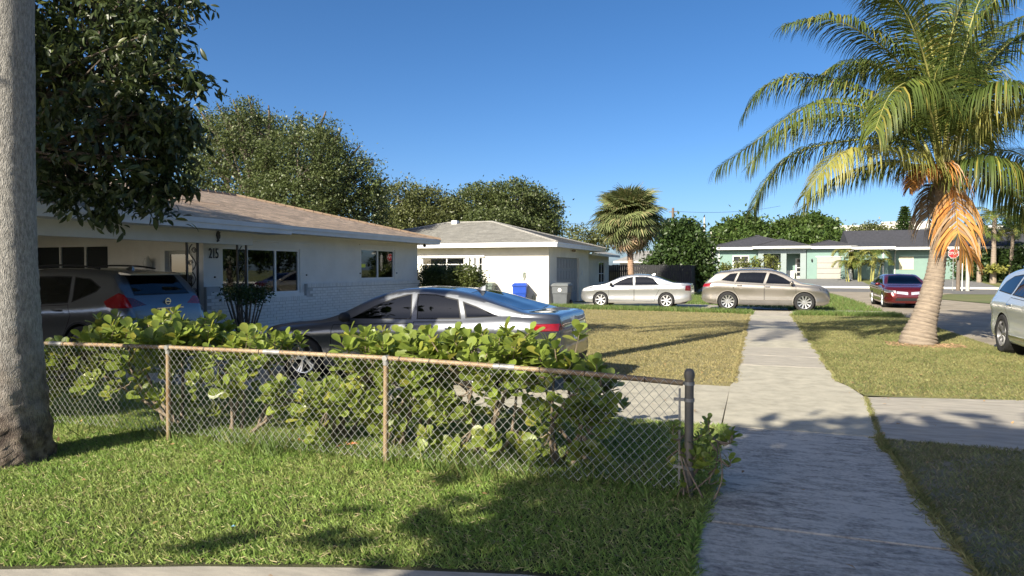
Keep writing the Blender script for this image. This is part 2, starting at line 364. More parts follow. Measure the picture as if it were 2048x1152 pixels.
grass('long_grass', [(1.2, 30.4), (4.65, 30.4), (4.75, 40), (4.5, 52), (-3.9, 52), (-3.9, 34)], 26000, (.06, .18), (.015, .03), m_g4, 'bright green grass strip between bronze crossover and red sedan', lean=(.1, .8))

# ragged grass creeping over the slab edges, and small litter
def edge_grass(name, xe, y0, y1, n, m, label, h=(.03, .075), side=1):
    Y = rng.uniform(y0, y1, n); X = xe + side * (np.abs(rng.normal(0, .028, n)) * (.5 + .8 * (np.sin(Y * 4.1) * np.sin(Y * 1.7) > -.1)) - .012)
    grass(name, None, 0, h, (.006, .011), m, label, lean=(.5, 1.45), pts=(X, Y), zoff=.012)
edge_grass('edge_grass', X0, 2.6, DY0, 3600, m_g1, 'grass creeping over the left edge of the stained sidewalk', side=1)
edge_grass('edge_grass', X1, 2.6, DY0, 3600, m_g3, 'grass creeping over the right edge of the stained sidewalk', side=-1)
edge_grass('edge_grass', X0, DY1 + .3, 27, 6000, m_g2, 'dry grass fringe along the left of the pale sidewalk', (.03, .07))
edge_grass('edge_grass', X1, 10.9, 27, 6000, m_g3, 'grass fringe along the palm side of the pale sidewalk', (.03, .07), -1)
t_ = rng.random(1400); jx = X1 + .01 + t_ * .17; jy = DY0 + .03 + t_ * 2.3
grass('joint_grass', None, 0, (.02, .055), (.005, .010), m_g3, 'grass growing in the slanted joint between sidewalk and driveway', lean=(.3, 1.3), pts=(jx + rng.normal(0, .012, 1400), jy), zoff=.0)
n_ = 700; lx = rng.uniform(-7, 4.4, n_); ly = rng.uniform(2.8, 20, n_); kk = ~((lx > X0) & (lx < X1) & (rng.random(n_) < .8))
P_ = np.stack([lx, ly, np.full(n_, .03)], 1)[kk]; d_ = unit(len(P_)); d_[:, 2] *= .2; nn_ = unit(len(P_)) * .4; nn_[:, 2] += 1
V, Fc, r = scatter(*LEAF_SMALL, P_, frames(d_, nn_), rng.uniform(.02, .06, len(P_)))
tag(link('leaf_litter', mesh_np('leaf_litter', V, Fc, r), mat('litter_leaf', (.36, .22, .10), .8, attr='rnd', rnd=.4)), 'small dry brown leaves scattered over the lawns', 'leaves', kind='stuff')
# ============================================================ houses
m_white = mat('white_stucco', (.74, .73, .70), .85, var=.05, scale=2.2, bump=.25, bscale=90)
m_white2 = mat('white_stucco_warm', (.68, .645, .56), .85, var=.09, scale=1.1, bump=.25, bscale=70)
m_brickw = mat('painted_brick', (.73, .73, .72), .7, var=.05, scale=5, rnd=.05, bump=.3, bscale=80)
m_brick_gap = mat('brick_joint', (.45, .45, .45), .9)
m_trim = mat('white_trim', (.74, .74, .73), .5, var=.04)
m_fascia = mat('fascia_paint', (.66, .68, .70), .5, var=.06, scale=2)
m_sh1 = mat('shingle_tan', (.64, .47, .325), .9, var=.2, scale=14, attr='rnd', rnd=.22, bump=.3, bscale=200)
m_sh2 = mat('shingle_grey', (.165, .16, .145), .9, var=.2, scale=14, attr='rnd', rnd=.2, bump=.3, bscale=200)
m_sh3 = mat('shingle_dark', (.045, .045, .052), .9, var=.35, scale=4, bump=.3, bscale=30, stretch=(1, 1, 8))
m_soffit = mat('soffit', (.6, .6, .58), .8, var=.05)
m_pane = pane_mat('window_pane', (.45, .47, .48), .05)
m_cloth = mat('curtain', (.52, .49, .46), .9, var=.1)
m_cloth_d = mat('curtain_dark', (.10, .09, .10), .9, var=.15)
m_iron = mat('black_iron', (.012, .012, .014), .45, var=.1, spec=.5)
m_black = mat('black_plastic', (.015, .015, .016), .5)
m_room = mat('dim_room', (.12, .11, .10), .9)

def wall_slab(mb, axis, c, t, a0, a1, z0, z1, holes):
    """slab at axis=c..c+t, spanning a0..a1 and z0..z1 with holes (a0,a1,z0,z1)"""
    A = sorted({a0, a1, *[h[0] for h in holes], *[h[1] for h in holes]}); Z = sorted({z0, z1, *[h[2] for h in holes], *[h[3] for h in holes]})
    for i in range(len(A) - 1):
        run = None
        for j in range(len(Z)):
            solid = j < len(Z) - 1 and not any(h[0] < (A[i] + A[i + 1]) / 2 < h[1] and h[2] < (Z[j] + Z[j + 1]) / 2 < h[3] for h in holes)
            if solid and run is None: run = Z[j]
            if not solid and run is not None:
                if axis == 'x': mb.box(c, c + t, A[i], A[i + 1], run, Z[j])
                else: mb.box(A[i], A[i + 1], c, c + t, run, Z[j])
                run = None
    return mb
def window(root, axis, c, a0, a1, z0, z1, cuts=(), hcuts=(), out=1, fw=.05, curtain=None, depth=.06, m=None, pm=None, blind=False, name='window'):
    """frame bars at axis=c; out=+1/-1 gives the outward side"""
    m = m or m_trim
    f = MB(); cc = c - out * .03
    def bar(u0, u1, w0, w1, d=depth, o=0.):
        lo, hi = sorted((cc + out * o, cc - out * (d) + out * o))
        if axis == 'x': f.box(lo, hi, u0, u1, w0, w1)
        else: f.box(u0, u1, lo, hi, w0, w1)
    bar(a0, a1, z0, z0 + fw); bar(a0, a1, z1 - fw, z1); bar(a0, a0 + fw, z0 + fw, z1 - fw); bar(a1 - fw, a1, z0 + fw, z1 - fw)
    for q in cuts: bar(q - fw * .5, q + fw * .5, z0 + fw, z1 - fw, depth * .8, -.004)
    for q in hcuts: bar(a0 + fw, a1 - fw, q - fw * .4, q + fw * .4, depth * .7, -.008)
    w = f.build(name, m, root)
    us = [a0 + fw] + sorted(cuts) + [a1 - fw]; zs = [z0 + fw] + sorted(hcuts) + [z1 - fw]
    for i in range(len(us) - 1):
        for j in range(len(zs) - 1):
            p = MB(); x = cc - out * .03
            if axis == 'x': p.box(*sorted((x, x - out * .005)), us[i] + .001, us[i + 1] - .001, zs[j] + .001, zs[j + 1] - .001)
            else: p.box(us[i] + .001, us[i + 1] - .001, *sorted((x, x - out * .005)), zs[j] + .001, zs[j + 1] - .001)
            p.build('pane', pm or m_pane, w)
    # room behind: a dark shallow box
    b = MB(); x = c - out * .9
    if axis == 'x': b.box(*sorted((x, x - out * .02)), a0 - .3, a1 + .3, z0 - .3, z1 + .3)
    else: b.box(a0 - .3, a1 + .3, *sorted((x, x - out * .02)), z0 - .3, z1 + .3)
    b.build('room_backing', m_room, w)
    for (c0, c1, cm) in (curtain or []):
        g = MB(); n = max(6, int((c1 - c0) / .035)); x = c - out * .22; vs = []; fs = []
        for k in range(n + 1):
            a = c0 + (c1 - c0) * k / n; dx = .025 * math.sin(k * 1.35) + .01 * math.sin(k * .53)
            for zz in (z0 - .05, z1 + .03): vs.append((x + dx, a, zz) if axis == 'x' else (a, x + dx, zz))
        for k in range(n): fs.append((2 * k, 2 * k + 2, 2 * k + 3, 2 * k + 1))
        g.add(vs, fs); g.build('curtain', cm, w, smooth=True, sharp=80)
    if blind:
        g = MB(); zz = z0 + .06; x = c - out * .13
        while zz < z1 - .05:
            if axis == 'x': g.box(x - .012, x + .012, a0 + fw, a1 - fw, zz, zz + .004)
            else: g.box(a0 + fw, a1 - fw, x - .012, x + .012, zz, zz + .004)
            zz += .03
        g.build('blind', m_cloth, w)
    return w
def shingles(root, name, o, u, v, ulen, vlen, left, right, m, tw=.30, ex=.145):
    """o origin at eave-left, u unit along eave, v unit up slope; left/right: inward run of the sides per metre up"""
    o, u, v = map(np.array, (o, u, v)); n = np.cross(u, v); n = n / np.linalg.norm(n); n = n if n[2] > 0 else -n
    V = []; Fq = []; rr = []
    for r in range(int(vlen / ex)):
        a, b = r * ex, min(vlen, (r + 1) * ex + .01)
        lo, hi = left * a, ulen - right * a; lo2, hi2 = left * b, ulen - right * b
        if hi - lo < .1: break
        x = lo - rng.uniform(0, tw)
        while x < hi:
            w = tw * rng.choice([.5, .75, 1., 1.2]); x0, x1 = max(x, lo), min(x + w - .006, hi)
            if x1 - x0 > .02:
                t0 = rng.uniform(.003, .007); y0 = a - rng.uniform(0, .012); i = len(V)
                xa, xb = max(x0, lo2), min(x1, hi2); xb = max(xa, xb)
                for (xx, yy, tt) in ((x0, y0, 0.), (x1, y0, 0.), (x1, y0, t0), (x0, y0, t0), (xb, b, .001), (xa, b, .001)):
                    V.append(o + u * xx + v * yy + n * tt)
                Fq += [(i, i + 1, i + 2, i + 3), (i + 3, i + 2, i + 4, i + 5)]; rr += [rng.random()] * 6
            x += w
    ob = link(name, mesh_np(name, np.array(V), np.array(Fq), rr), m, root, True, kind='stuff')
    return ob
def hip_roof(root, x0, x1, y0, y1, zE, pitch, m_roof, m_f, fh=.17, axis='y', shing=None, thick=.02, soffit=True):
    """hip roof over eave rectangle; ridge along axis"""
    if axis == 'y':
        s = (x1 - x0) / 2; r0 = (x0 + s, y0 + s); r1 = (x0 + s, y1 - s)
    else:
        s = (y1 - y0) / 2; r0 = (x0 + s, y0 + s); r1 = (x1 - s, y0 + s)
    zr = zE + s * pitch
    v = [(x0, y0, zE), (x1, y0, zE), (x1, y1, zE), (x0, y1, zE), (*r0, zr), (*r1, zr)]
    f = [(0, 1, 4), (1, 2, 5, 4), (2, 3, 5), (3, 0, 4, 5)] if axis == 'y' else [(0, 1, 5, 4), (1, 2, 5), (2, 3, 4, 5), (3, 0, 4)]
    rf = MB(); rf.add(v, f); roof = rf.build('roof', m_roof, root)
    fb = MB()
    for (a, b, c, d) in ((x0, x1, y0 + .0, y0 + .03), (x0, x1, y1 - .03, y1), (x0, x0 + .03, y0 + .03, y1 - .03), (x1 - .03, x1, y0 + .03, y1 - .03)):
        fb.box(a, b, c, d, zE - fh, zE - .004)
        # drip board a little proud
    fb.build('fascia', m_f, root)
    db = MB(); e = .022
    db.box(x0 - e, x1 + e, y0 - e, y0 - .001, zE - .07, zE + .006); db.box(x0 - e, x1 + e, y1 + .001, y1 + e, zE - .07, zE + .006)
    db.box(x0 - e, x0 - .001, y0, y1, zE - .07, zE + .006); db.box(x1 + .001, x1 + e, y0, y1, zE - .07, zE + .006); db.build('drip_board', m_f, root)
    if soffit: box('soffit', m_soffit, root, x0 + .03, x1 - .03, y0 + .03, y1 - .03, zE - fh + .02, zE - fh + .035)
    # hip and ridge caps
    cp = MB()
    for (a, b) in ((0, 4), (1, 4 if axis == 'y' else 5), (2, 5), (3, 5 if axis == 'y' else 4), (4, 5)):
        A, B = np.array(v[a]), np.array(v[b]); n = max(2, int(np.linalg.norm(B - A) / .28))
        for k in range(n):
            p, q = A + (B - A) * k / n, A + (B - A) * (k + 1) / n; dz = np.array((0, 0, .004)); cp.tube([p + dz, q + dz * 3], [.075, .06], 6)
    c = cp.build('ridge_cap', m_roof, root); c.scale = (1, 1, 1)
    return roof, v
# ---------------------------------------------------------------- house 215
WX = -10.8
h1 = thing('house', (-14.5, 14, 0), 'white one-storey house numbered 215 with tan shingle roof and carport', 'house')
wm = MB()
big = (11.62, 14.27, 1.08, 2.16); sm = (17.05, 19.0, 1.36, 2.28)
wall_slab(wm, 'x', WX - .2, .2, 11.1, 20.5, 0, 2.62, [big, sm])
wall_slab(wm, 'y', 20.3, .2, -19, WX - .2, 0, 2.62, [])
wall_slab(wm, 'y', 11.1, .2, -12.5, WX - .2, 0, 2.62, [(-11.86, -11.0, .1, 2.12)])       # return wall with the front door
wall_slab(wm, 'x', -12.7, .2, 11.1, 12.0, 0, 2.62, [])
kw = (-17.2, -14.55, 1.62, 2.26)
wall_slab(wm, 'y', 12.0, .2, -19, -12.7, 0, 2.62, [kw])
wall_slab(wm, 'x', -19.2, .2, 5.4, 20.5, 0, 2.62, [])
wall_slab(wm, 'y', 5.2, .2, -19, -11.4, 0, 1.5, [])  # low side wall out of view, added to cut bounce light in the carport
wm.build('wall', m_white, h1)
window(h1, 'x', WX, *big, cuts=(12.42, 13.38), fw=.055, curtain=[(12.35, 13.15, m_cloth), (11.6, 12.1, m_cloth_d), (13.75, 14.3, m_cloth_d)])
window(h1, 'x', WX, *sm, cuts=(18.02,), fw=.06, blind=True)
window(h1, 'y', 12.0, *kw, cuts=(-16.2, -15.35), out=-1, fw=.05, curtain=[(-16.0, -15.6, m_cloth), (-15.2, -14.7, m_cloth_d)])
# painted sill and trim boards
box('sill', m_trim, h1, WX, WX + .06, 11.55, 14.34, 1.0, 1.078)
box('awning_track', m_trim, h1, WX, WX + .035, 11.5, 14.75, 2.30, 2.335)
box('awning_track', m_trim, h1, WX, WX + .03, 16.95, 19.1, 2.36, 2.385)
for yy, zz in ((11.4, 1.5), (14.5, 1.52), (16.98, 1.55), (19.08, 1.55)):
    MB().lathe([(.001, 0), (.018, 0), (.018, .03), (.001, .035)], 10, (WX, yy, zz), 'x').build('shutter_bolt', m_iron, h1)
# brickwork below the windows: each brick its own piece (the ones in best view), the rest joined
bz0, bh, bl, gp = .04, .062, .205, .010
bw = MB(); bw.box(WX + .0, WX + .075, 11.1, 20.5, 0, 1.0); bw.box(WX, WX + .075, 14.42, 20.5, 1.0, 1.30); bw.box(WX, WX + .075, 11.1, 11.5, 1.0, 1.30)
bw.build('brick_bed', m_brick_gap, h1)
def brick_mesh(lx, ly, lz):
    return MB().box(-lx / 2, lx / 2, -ly / 2, ly / 2, -lz / 2, lz / 2).mesh('brick')
stretcher = brick_mesh(.04, bl, bh); rowlock = brick_mesh(.05, .062, .10)
bricks = []
row = 0; z = bz0
while z + bh < 1.22:
    y = 11.11 + (row % 2) * .11
    while y + bl < 20.5:
        if z + bh < .99 or y > 14.45 or y + bl < 11.48: bricks.append((y + bl / 2, z + bh / 2, stretcher))
        y += bl + gp
    z += bh + gp; row += 1
y = 14.46
while y < 20.46: bricks.append((y + .031, 1.255, rowlock)); y += .072
y = 11.52
while y < 14.38: bricks.append((y + .031, .955, rowlock)); y += .072
bricks = [b for b in bricks if not (b[2] is stretcher and 11.45 < b[0] < 14.42 and b[1] > .89)]
def bvis(b): return (b[1] > .72) * 3 + (b[1] > .55) + (12 < b[0] < 17.5) * 1.5 - b[0] * .1
bricks.sort(key=bvis, reverse=True)
for yy, zz, me in bricks[:300]:
    o = link('brick', me, m_brickw, h1, True); o.location = o.location + Vector((WX + .062 + rng.uniform(-.004, .004), yy, zz))
rest = MB()
for yy, zz, me in bricks[300:]:
    hy, hz = (.031, .05) if me is rowlock else (bl / 2, bh / 2)
    dx = rng.uniform(-.004, .004); rest.box(WX + .04, WX + .082 + dx, yy - hy, yy + hy, zz - hz, zz + hz)
rest.build('brickwork', m_brickw, h1, kind='stuff')
# front door (in the return wall), lamp
dr = box('door', mat('door_white', (.55, .56, .55), .5, var=.03), h1, -11.80, -11.06, 11.16, 11.2, .1, 2.06)
fm = MB(); fm.box(-11.92, -11.80, 11.06, 11.15, 0, 2.2); fm.box(-11.06, -10.95, 11.06, 11.15, 0, 2.2); fm.box(-11.80, -11.06, 11.06, 11.15, 2.06, 2.2); fm.build('door_frame', m_trim, h1)
dg = MB().box(-11.74, -11.12, 11.15, 11.158, .35, 1.98).build('glass', pane_mat('door_glass', (.4, .43, .44), .08), dr)
wl = MB(); wl.lathe([(.001, 1.92), (.05, 1.9), (.085, 1.80), (.07, 1.72), (.03, 1.68), (.001, 1.67)], 10, (-12.2, 10.98, 0)); wl.tube([(-12.2, 11.09, 1.8), (-12.2, 11.0, 1.95), (-12.2, 10.98, 1.92)], .012, 6)
wl.build('wall_lamp', mat('lamp_glass', (.55, .55, .52), .25), h1, smooth=True)
# roofs
E1 = 2.66
roof, rv = hip_roof(h1, -19.3, -10.2, 4.6, 21.0, E1, .262, mat('roof_tan', (.30, .21, .14), .9), m_fascia, fh=.16, soffit=True)
sv = np.array((-1, 0, .262)); sv = sv / np.linalg.norm(sv); k = np.hypot(1, .262)
shingles(h1, 'shingles', (-10.2, 4.6, E1 + .01), (0, 1, 0), sv, 16.4, 4.55 * k, 1 / k, 1 / k, m_sh1)
sv2 = np.array((0, -1, .262)); sv2 = sv2 / np.linalg.norm(sv2)
shingles(h1, 'shingles', (-19.3, 21.0, E1 + .01), (1, 0, 0), sv2, 9.1, 4.55 * k, 1 / k, 1 / k, m_sh1)
# carport: deeper eave, beam, posts
cz = 2.62
cr = MB(); cr.add([(-9.58, 4.9, cz - .02), (-9.58, 12.35, cz - .02), (-11.6, 12.35, cz + .53), (-11.6, 4.9, cz + .53)], [(0, 1, 2, 3)]); cr.add([(-9.58, 12.35, cz - .02), (-11.6, 12.35, cz + .53), (-11.6, 12.35, cz - .02)], [(0, 1, 2)])
cr.build('carport_roof', mat('roof_tan', (0, 0, 0)), h1)
shingles(h1, 'shingles', (-9.56, 4.9, cz - .01), (0, 1, 0), sv, 7.47, 2.05, 0, 0, m_sh1)
cf = MB(); cf.box(-9.6, -9.57, 4.9, 12.36, cz - .2, cz - .025); cf.box(-9.57, -9.548, 4.88, 12.38, cz - .10, cz - .012); cf.box(-10.2, -9.6, 12.34, 12.37, cz - .2, cz - .03); cf.box(-10.2, -9.6, 4.9, 12.34, cz - .2, cz - .185)
cf.build('carport_fascia', m_fascia, h1)
box('beam', mat('beam_paint', (.62, .62, .60), .7, var=.05), h1, -10.2, -10.06, 5.0, 11.72, 2.17, cz - .19)
box('carport_ceiling', m_soffit, h1, -19, -10.2, 5.4, 11.1, 2.46, 2.48)
box('post', m_trim, h1, -10.2, -10.08, 7.0, 7.12, 0, 2.17)
def iron_post(yc, w=.26):
    mb = MB()
    for s in (-1, 1): mb.box(-10.15, -10.115, yc + s * w / 2 - .016, yc + s * w / 2 + .016, 0, 2.17)
    post = mb.build('post', m_iron, h1)
    sc = MB(); x = -10.132
    for kk in range(4):
        z0 = .04 + kk * .535; pts = []
        for t in np.linspace(0, 1, 22):
            a = t * 2 * math.pi; sg = 1 if kk % 2 else -1
            pts.append((x, yc + sg * .085 * math.sin(a) * (1 - .15 * t), z0 + .5 * t))
        sc.tube(pts, .011, 5)
        for sgn, zc in ((1, z0 + .14), (-1, z0 + .38)):
            sg = sgn * (1 if kk % 2 else -1); pts = []
            for t in np.linspace(0, 1, 16):
                a = t * 3.6 * math.pi; r = .062 * (1 - .75 * t); pts.append((x, yc - sg * .045 + sg * r * math.cos(a), zc + r * math.sin(a)))
            sc.tube(pts, .008, 5)
    sc.build('scroll', m_iron, post)
iron_post(10.14); iron_post(11.46)
# house number and fish ornament
nm = text_mesh('215', .30, .008); o = link('house_number', nm, m_iron, h1, True); o.rotation_euler = (R(90), 0, R(90)); o.location = o.location + Vector((WX + .02, 11.37, 1.99)); o.scale = (.62, 1, 1)
def fish(root, c, s, axis, m):
    pts = [(-.10, -.48), (.02, -.42), (.10, -.30), (-.02, -.33), (.16, -.12), (.20, .10), (.12, .30), (.24, .36), (.10, .42), (-.06, .50), (-.16, .36), (-.22, .12), (-.16, -.12), (-.06, -.30), (-.22, -.40)]
    mb = MB(); mb.prism([(c[1 if axis == 'x' else 0] + a * s, c[2] + b * s) for a, b in pts], axis, c[0 if axis == 'x' else 1], c[0 if axis == 'x' else 1] + .025)
    return mb.build('fish_ornament', m, root)
fish(h1, (-10.055, 10.72, 2.31), .22, 'x', m_iron)
MB().ell((-10.35, 20.15, 2.44), (.06, .05, .05), 10, 6).tube([(-10.35, 20.15, 2.5), (-10.35, 20.15, 2.44)], .03).build('camera_dome', m_black, h1, smooth=True)
# carport bench and clutter behind the fence: white sign in small window
box('window_sticker', mat('sticker_yellow', (.75, .8, .08), .6), h1, WX - .058, WX - .055, 17.14, 17.36, 1.72, 1.82)

# ---------------------------------------------------------------- neighbour's grey roof house
h2 = thing('house', (-14, 33, 0), 'white stucco house with grey hip roof and garage behind the wheeled bins', 'house')
wm = MB(); gd = (30.55, 34.75, 0, 2.24)
wall_slab(wm, 'x', -9.05, .2, 29.3, 36.9, 0, 2.75, [gd])
jw = (-15.2, -12.05, 1.0, 2.22)
wall_slab(wm, 'y', 29.3, .2, -20.3, -9.05, 0, 2.75, [jw])
wall_slab(wm, 'y', 36.7, .2, -20.3, -9.05, 0, 2.75, [])
wing_w = (42.6, 44.3, .8, 2.15); wing_d = (38.2, 39.3, 0, 2.15)
wall_slab(wm, 'x', -9.75, .2, 36.9, 45.6, 0, 2.6, [wing_w, wing_d])
wm.build('wall', m_white2, h2)
window(h2, 'y', 29.3, *jw, cuts=(-13.9, -13.0), hcuts=(1.3, 1.6, 1.9), out=-1, fw=.05)
sl_ = MB()
for i in range(3): sl_.box(-12.9 + i * .26, -12.72 + i * .26, 29.26, 29.296, 1.0, 2.22)
sl_.box(-15.4, -11.95, 29.24, 29.297, 2.225, 2.32); sl_.build('shutter', m_trim, h2)
window(h2, 'x', -9.55, *wing_w, cuts=(43.5,), hcuts=(1.4,))
box('door', mat('door_taupe', (.22, .2, .19), .6), h2, -9.7, -9.65, 38.2, 39.3, 0, 2.15)
roof, rv2 = hip_roof(h2, -20.9, -8.3, 28.7, 38.7, 2.86, .262, mat('roof_grey', (.26, .25, .23), .9), mat('fascia_white', (.75, .76, .78), .5, var=.04), fh=.2, axis='x')
s3 = np.array((0, 1, .262)); s3 = s3 / np.linalg.norm(s3)
shingles(h2, 'shingles', (-20.9, 28.7, 2.87), (1, 0, 0), s3, 12.6, 5.0 * k, 1 / k, 1 / k, m_sh2)
shingles(h2, 'shingles', (-8.3, 28.7, 2.87), (0, 1, 0), sv, 10.0, 5.0 * k, 1 / k, 1 / k, m_sh2)
wr = MB(); wr.add([(-8.9, 38.0, 2.62), (-8.9, 46.2, 2.62), (-14, 46.2, 3.9), (-14, 38.0, 3.9), (-20, 46.2, 2.6), (-20, 38, 2.6)], [(0, 1, 2, 3), (3, 2, 4, 5)])
wr.build('wing_roof', mat('roof_grey', (0, 0, 0)), h2)
wf = MB(); wf.box(-8.93, -8.9, 38.0, 46.2, 2.46, 2.61); wf.build('wing_fascia', m_fascia, h2)
box('roof_vent', m_trim, h2, -15.5, -15.2, 33.3, 33.6, 4.0, 4.28)
# garage door: sections with raised panels
m_gd = mat('garage_grey', (.27, .28, .29), .6, var=.05); gdo = box('garage_door', m_gd, h2, -9.0, -8.965, 30.56, 34.74, .0, 2.235)
for i in range(4):
    z0 = .03 + i * .55
    for j in range(8):
        y0 = 30.62 + j * .515; MB().box(-8.964, -8.945, y0, y0 + .44, z0 + .05, z0 + .48).build('panel', m_gd, gdo, bevel=.012)
MB().box(-8.85, -8.82, 35.25, 35.4, 1.35, 1.6).build('intercom', m_soffit, h2)
fl = MB(); fl.ell((-8.75, 33.2, 2.60), (.07, .07, .06)); fl.ell((-8.75, 33.45, 2.60), (.07, .07, .06)); fl.build('flood_light', mat('bronze_lamp', (.2, .15, .1), .5), h2, smooth=True)
fish(h2, (-10.0, 29.27, 1.35), .4, 'y', mat('fish_rust', (.33, .31, .22), .6, col2=(.08, .12, .10), scale=9)).rotation_euler = (0, 0, 0)
tap = MB(); tap.tube([(-9.55, 29.29, .55), (-9.55, 29.2, .55), (-9.55, 29.18, .1)], .015, 6); tap.tube([(-9.45, 29.27, .02), (-9.5, 29.22, .5), (-9.6, 29.2, .45), (-9.62, 29.22, .02)], .014, 6); tap.build('garden_tap', mat('tap_green', (.1, .14, .1), .6), h2)

# ---------------------------------------------------------------- mint houses across the cross street
m_mint = mat('mint_stucco', (.195, .295, .262), .85, var=.04, scale=1.5)
m_mint2 = mat('mint_light', (.27, .32, .315), .85, var=.04, scale=1.5)
m_wht = mat('bright_white', (.66, .66, .62), .6, var=.03)
m_panefar = mat('far_pane', (.03, .035, .04), .08, var=.3)
Z0 = .70
def far_window(root, x0, x1, z0, z1, Y, cuts=(), hc=(), m=None, pm=None):
    f = MB(); fw = .10
    f.box(x0 - fw, x1 + fw, Y - .06, Y - .001, z0 - fw, z0); f.box(x0 - fw, x1 + fw, Y - .06, Y - .001, z1, z1 + fw); f.box(x0 - fw, x0, Y - .06, Y - .001, z0, z1); f.box(x1, x1 + fw, Y - .06, Y - .001, z0, z1)
    w = None
    for q in cuts: f.box(q - .045, q + .045, Y - .055, Y - .001, z0, z1)
    for q in hc: f.box(x0, x1, Y - .05, Y - .001, q - .03, q + .03)
    w = f.build('window', m or m_wht, root)
    us = [x0] + list(cuts) + [x1]; zs = [z0] + list(hc) + [z1]
    for i in range(len(us) - 1):
        for j in range(len(zs) - 1):
            MB().box(us[i] + .05 * (i > 0), us[i + 1] - .05 * (i < len(us) - 2), Y - .025, Y - .002, zs[j] + .035 * (j > 0), zs[j + 1] - .035 * (j < len(zs) - 2)).build('pane', pm or m_panefar, w)
    return w
MY = 77.0
def mx(px, Y=MY): return ONY(px, 540, Y)[0]
def mz(px, py, Y=MY): return ONY(px, py, Y)[2]
h3 = thing('house', (2, MY + 5, Z0), 'mint green bungalow with dark roof, white garage door and porch', 'house')
xa, xb, xc, xd = mx(1427), mx(1517), mx(1613), mx(1696)
wt = mz(1500, 500)
wm = MB(); wm.box(xa, xb, MY, MY + 9, Z0 - .3, wt); wm.box(xb, xc, MY + 1.6, MY + 9, Z0 - .3, wt); wm.box(xc, xd, MY - .4, MY + 9, Z0 - .3, wt); wm.build('wall', m_mint, h3)
box('pilaster', m_mint2, h3, xa - .06, xa + .5, MY - .05, MY - .003, Z0 - .3, wt)
for q in (xb - .05, mx(1561), xc - .62): box('porch_column', m_mint2, h3, q, q + .55, MY - .35, MY - .06, Z0 - .3, wt - .41)
box('porch_lintel', m_mint2, h3, xb - .05, xc - .07, MY - .34, MY - .07, wt - .4, wt)
far_window(h3, mx(1467), mx(1496), mz(1467, 535), mz(1467, 513), MY, cuts=(mx(1481.5),), hc=(mz(1480, 524),))
far_window(h3, mx(1532), mx(1557), mz(1530, 540), mz(1530, 512), MY + 1.6, cuts=(mx(1546),))
dd = MB(); dd.box(mx(1592), mx(1610), MY + 1.5, MY + 1.59, Z0, Z0 + 2.15); door3 = dd.build('door', m_wht, h3)
for i in range(4): MB().box(mx(1595), mx(1607), MY + 1.46, MY + 1.498, Z0 + .3 + i * .46, Z0 + .66 + i * .46).build('pane', m_panefar, door3)
rl = MB(); rl.box(mx(1570), mx(1590), MY + .9, MY + 1.2, Z0, Z0 + .85); rl.build('porch_bench', m_wht, h3)
gx0, gx1 = mx(1633), mx(1681)
m_gdoor = mat('garage_cream', (.36, .345, .31), .6, var=.05, scale=4)
g3 = MB().box(gx0, gx1, MY - .44, MY - .401, Z0 - .02, Z0 + 2.2).build('garage_door', mat('garage_joint', (.2, .2, .19), .7), h3)
for i in range(4): MB().box(gx0 + .03, gx1 - .03, MY - .475, MY - .441, Z0 + .02 + i * .545, Z0 + .515 + i * .545).build('panel', m_gdoor, g3)
box('garage_trim', m_wht, h3, gx0 - .12, gx1 + .12, MY - .47, MY - .41, Z0 + 2.21, Z0 + 2.33)
MB().ell((mx(1623), MY - .5, Z0 + 1.9), (.08, .08, .18)).build('wall_lamp', m_black, h3)
ez = wt + .28
hip_roof(h3, xa - .7, xc + .3, MY - .75, MY + 10, ez, .27, m_sh3, m_wht, fh=.26, axis='x')
hip_roof(h3, xb - .6, xc + .35, MY - 1.1, MY + 5.4, ez + .06, .30, m_sh3, m_wht, fh=.24, axis='y' if (xc - xb + .95) < 6.5 else 'x')
hip_roof(h3, xc - .25, xd + .7, MY - 1.0, MY + 9.4, ez + .02, .27, m_sh3, m_wht, fh=.26, axis='y')
ds = MB().box(xa + .52, xa + .62, MY - .09, MY - .005, Z0, wt); ds.build('downspout', m_wht, h3)
h4 = thing('house', (18, MY + 5, Z0), 'mint green house with shuttered cream window behind the leaning palm', 'house')
ya = mx(1712); yb = mx(1773); yc = mx(2075)
wm = MB(); wm.box(ya, yb, MY - .9, MY + 9, Z0 - .3, mz(1740, 500)); wm.box(yb, yc, MY + 1.5, MY + 10, Z0 - .3, mz(1740, 500)); wm.build('wall', m_mint, h4)
far_window(h4, mx(1806), mx(1831), mz(1806, 537), mz(1806, 515), MY + 1.5, hc=(mz(1806, 525),), m=mat('cream_frame', (.75, .68, .45), .6), pm=mat('cream_shutter', (.72, .66, .45), .6))
for i in range(4): far_window(h4, mx(1955 + i * 26), mx(1967 + i * 26), mz(1955, 536), mz(1955, 512), MY + 1.5)
e4 = mz(1740, 500) + .27
gable = MB(); a0, a1 = ya - .6, yc + 1
gable.add([(a0, MY + .2, e4), (a1, MY + .2, e4), (a1, MY + 6, e4 + 2.0), (a0, MY + 6, e4 + 2.0), (a1, MY + 12, e4), (a0, MY + 12, e4)], [(0, 1, 2, 3), (3, 2, 4, 5), (0, 3, 5), (1, 4, 2)])
gable.add([(ya - .6, MY - 1.6, e4 + .02), (yb + .5, MY - 1.6, e4 + .02), (yb + .5, MY + 1.2, e4 + .5), (ya - .6, MY + 1.2, e4 + .5)], [(0, 1, 2, 3)])
gable.build('roof', m_sh3, h4)
gf = MB(); gf.box(ya - .6, yb + .5, MY - 1.64, MY - 1.6, e4 - .24, e4 + .02); gf.box(yb + .55, a1, MY + .15, MY + .2, e4 - .26, e4 - .01); gf.box(yb + .5, yb + .54, MY - 1.6, MY + .2, e4 - .24, e4); gf.build('fascia', m_wht, h4)
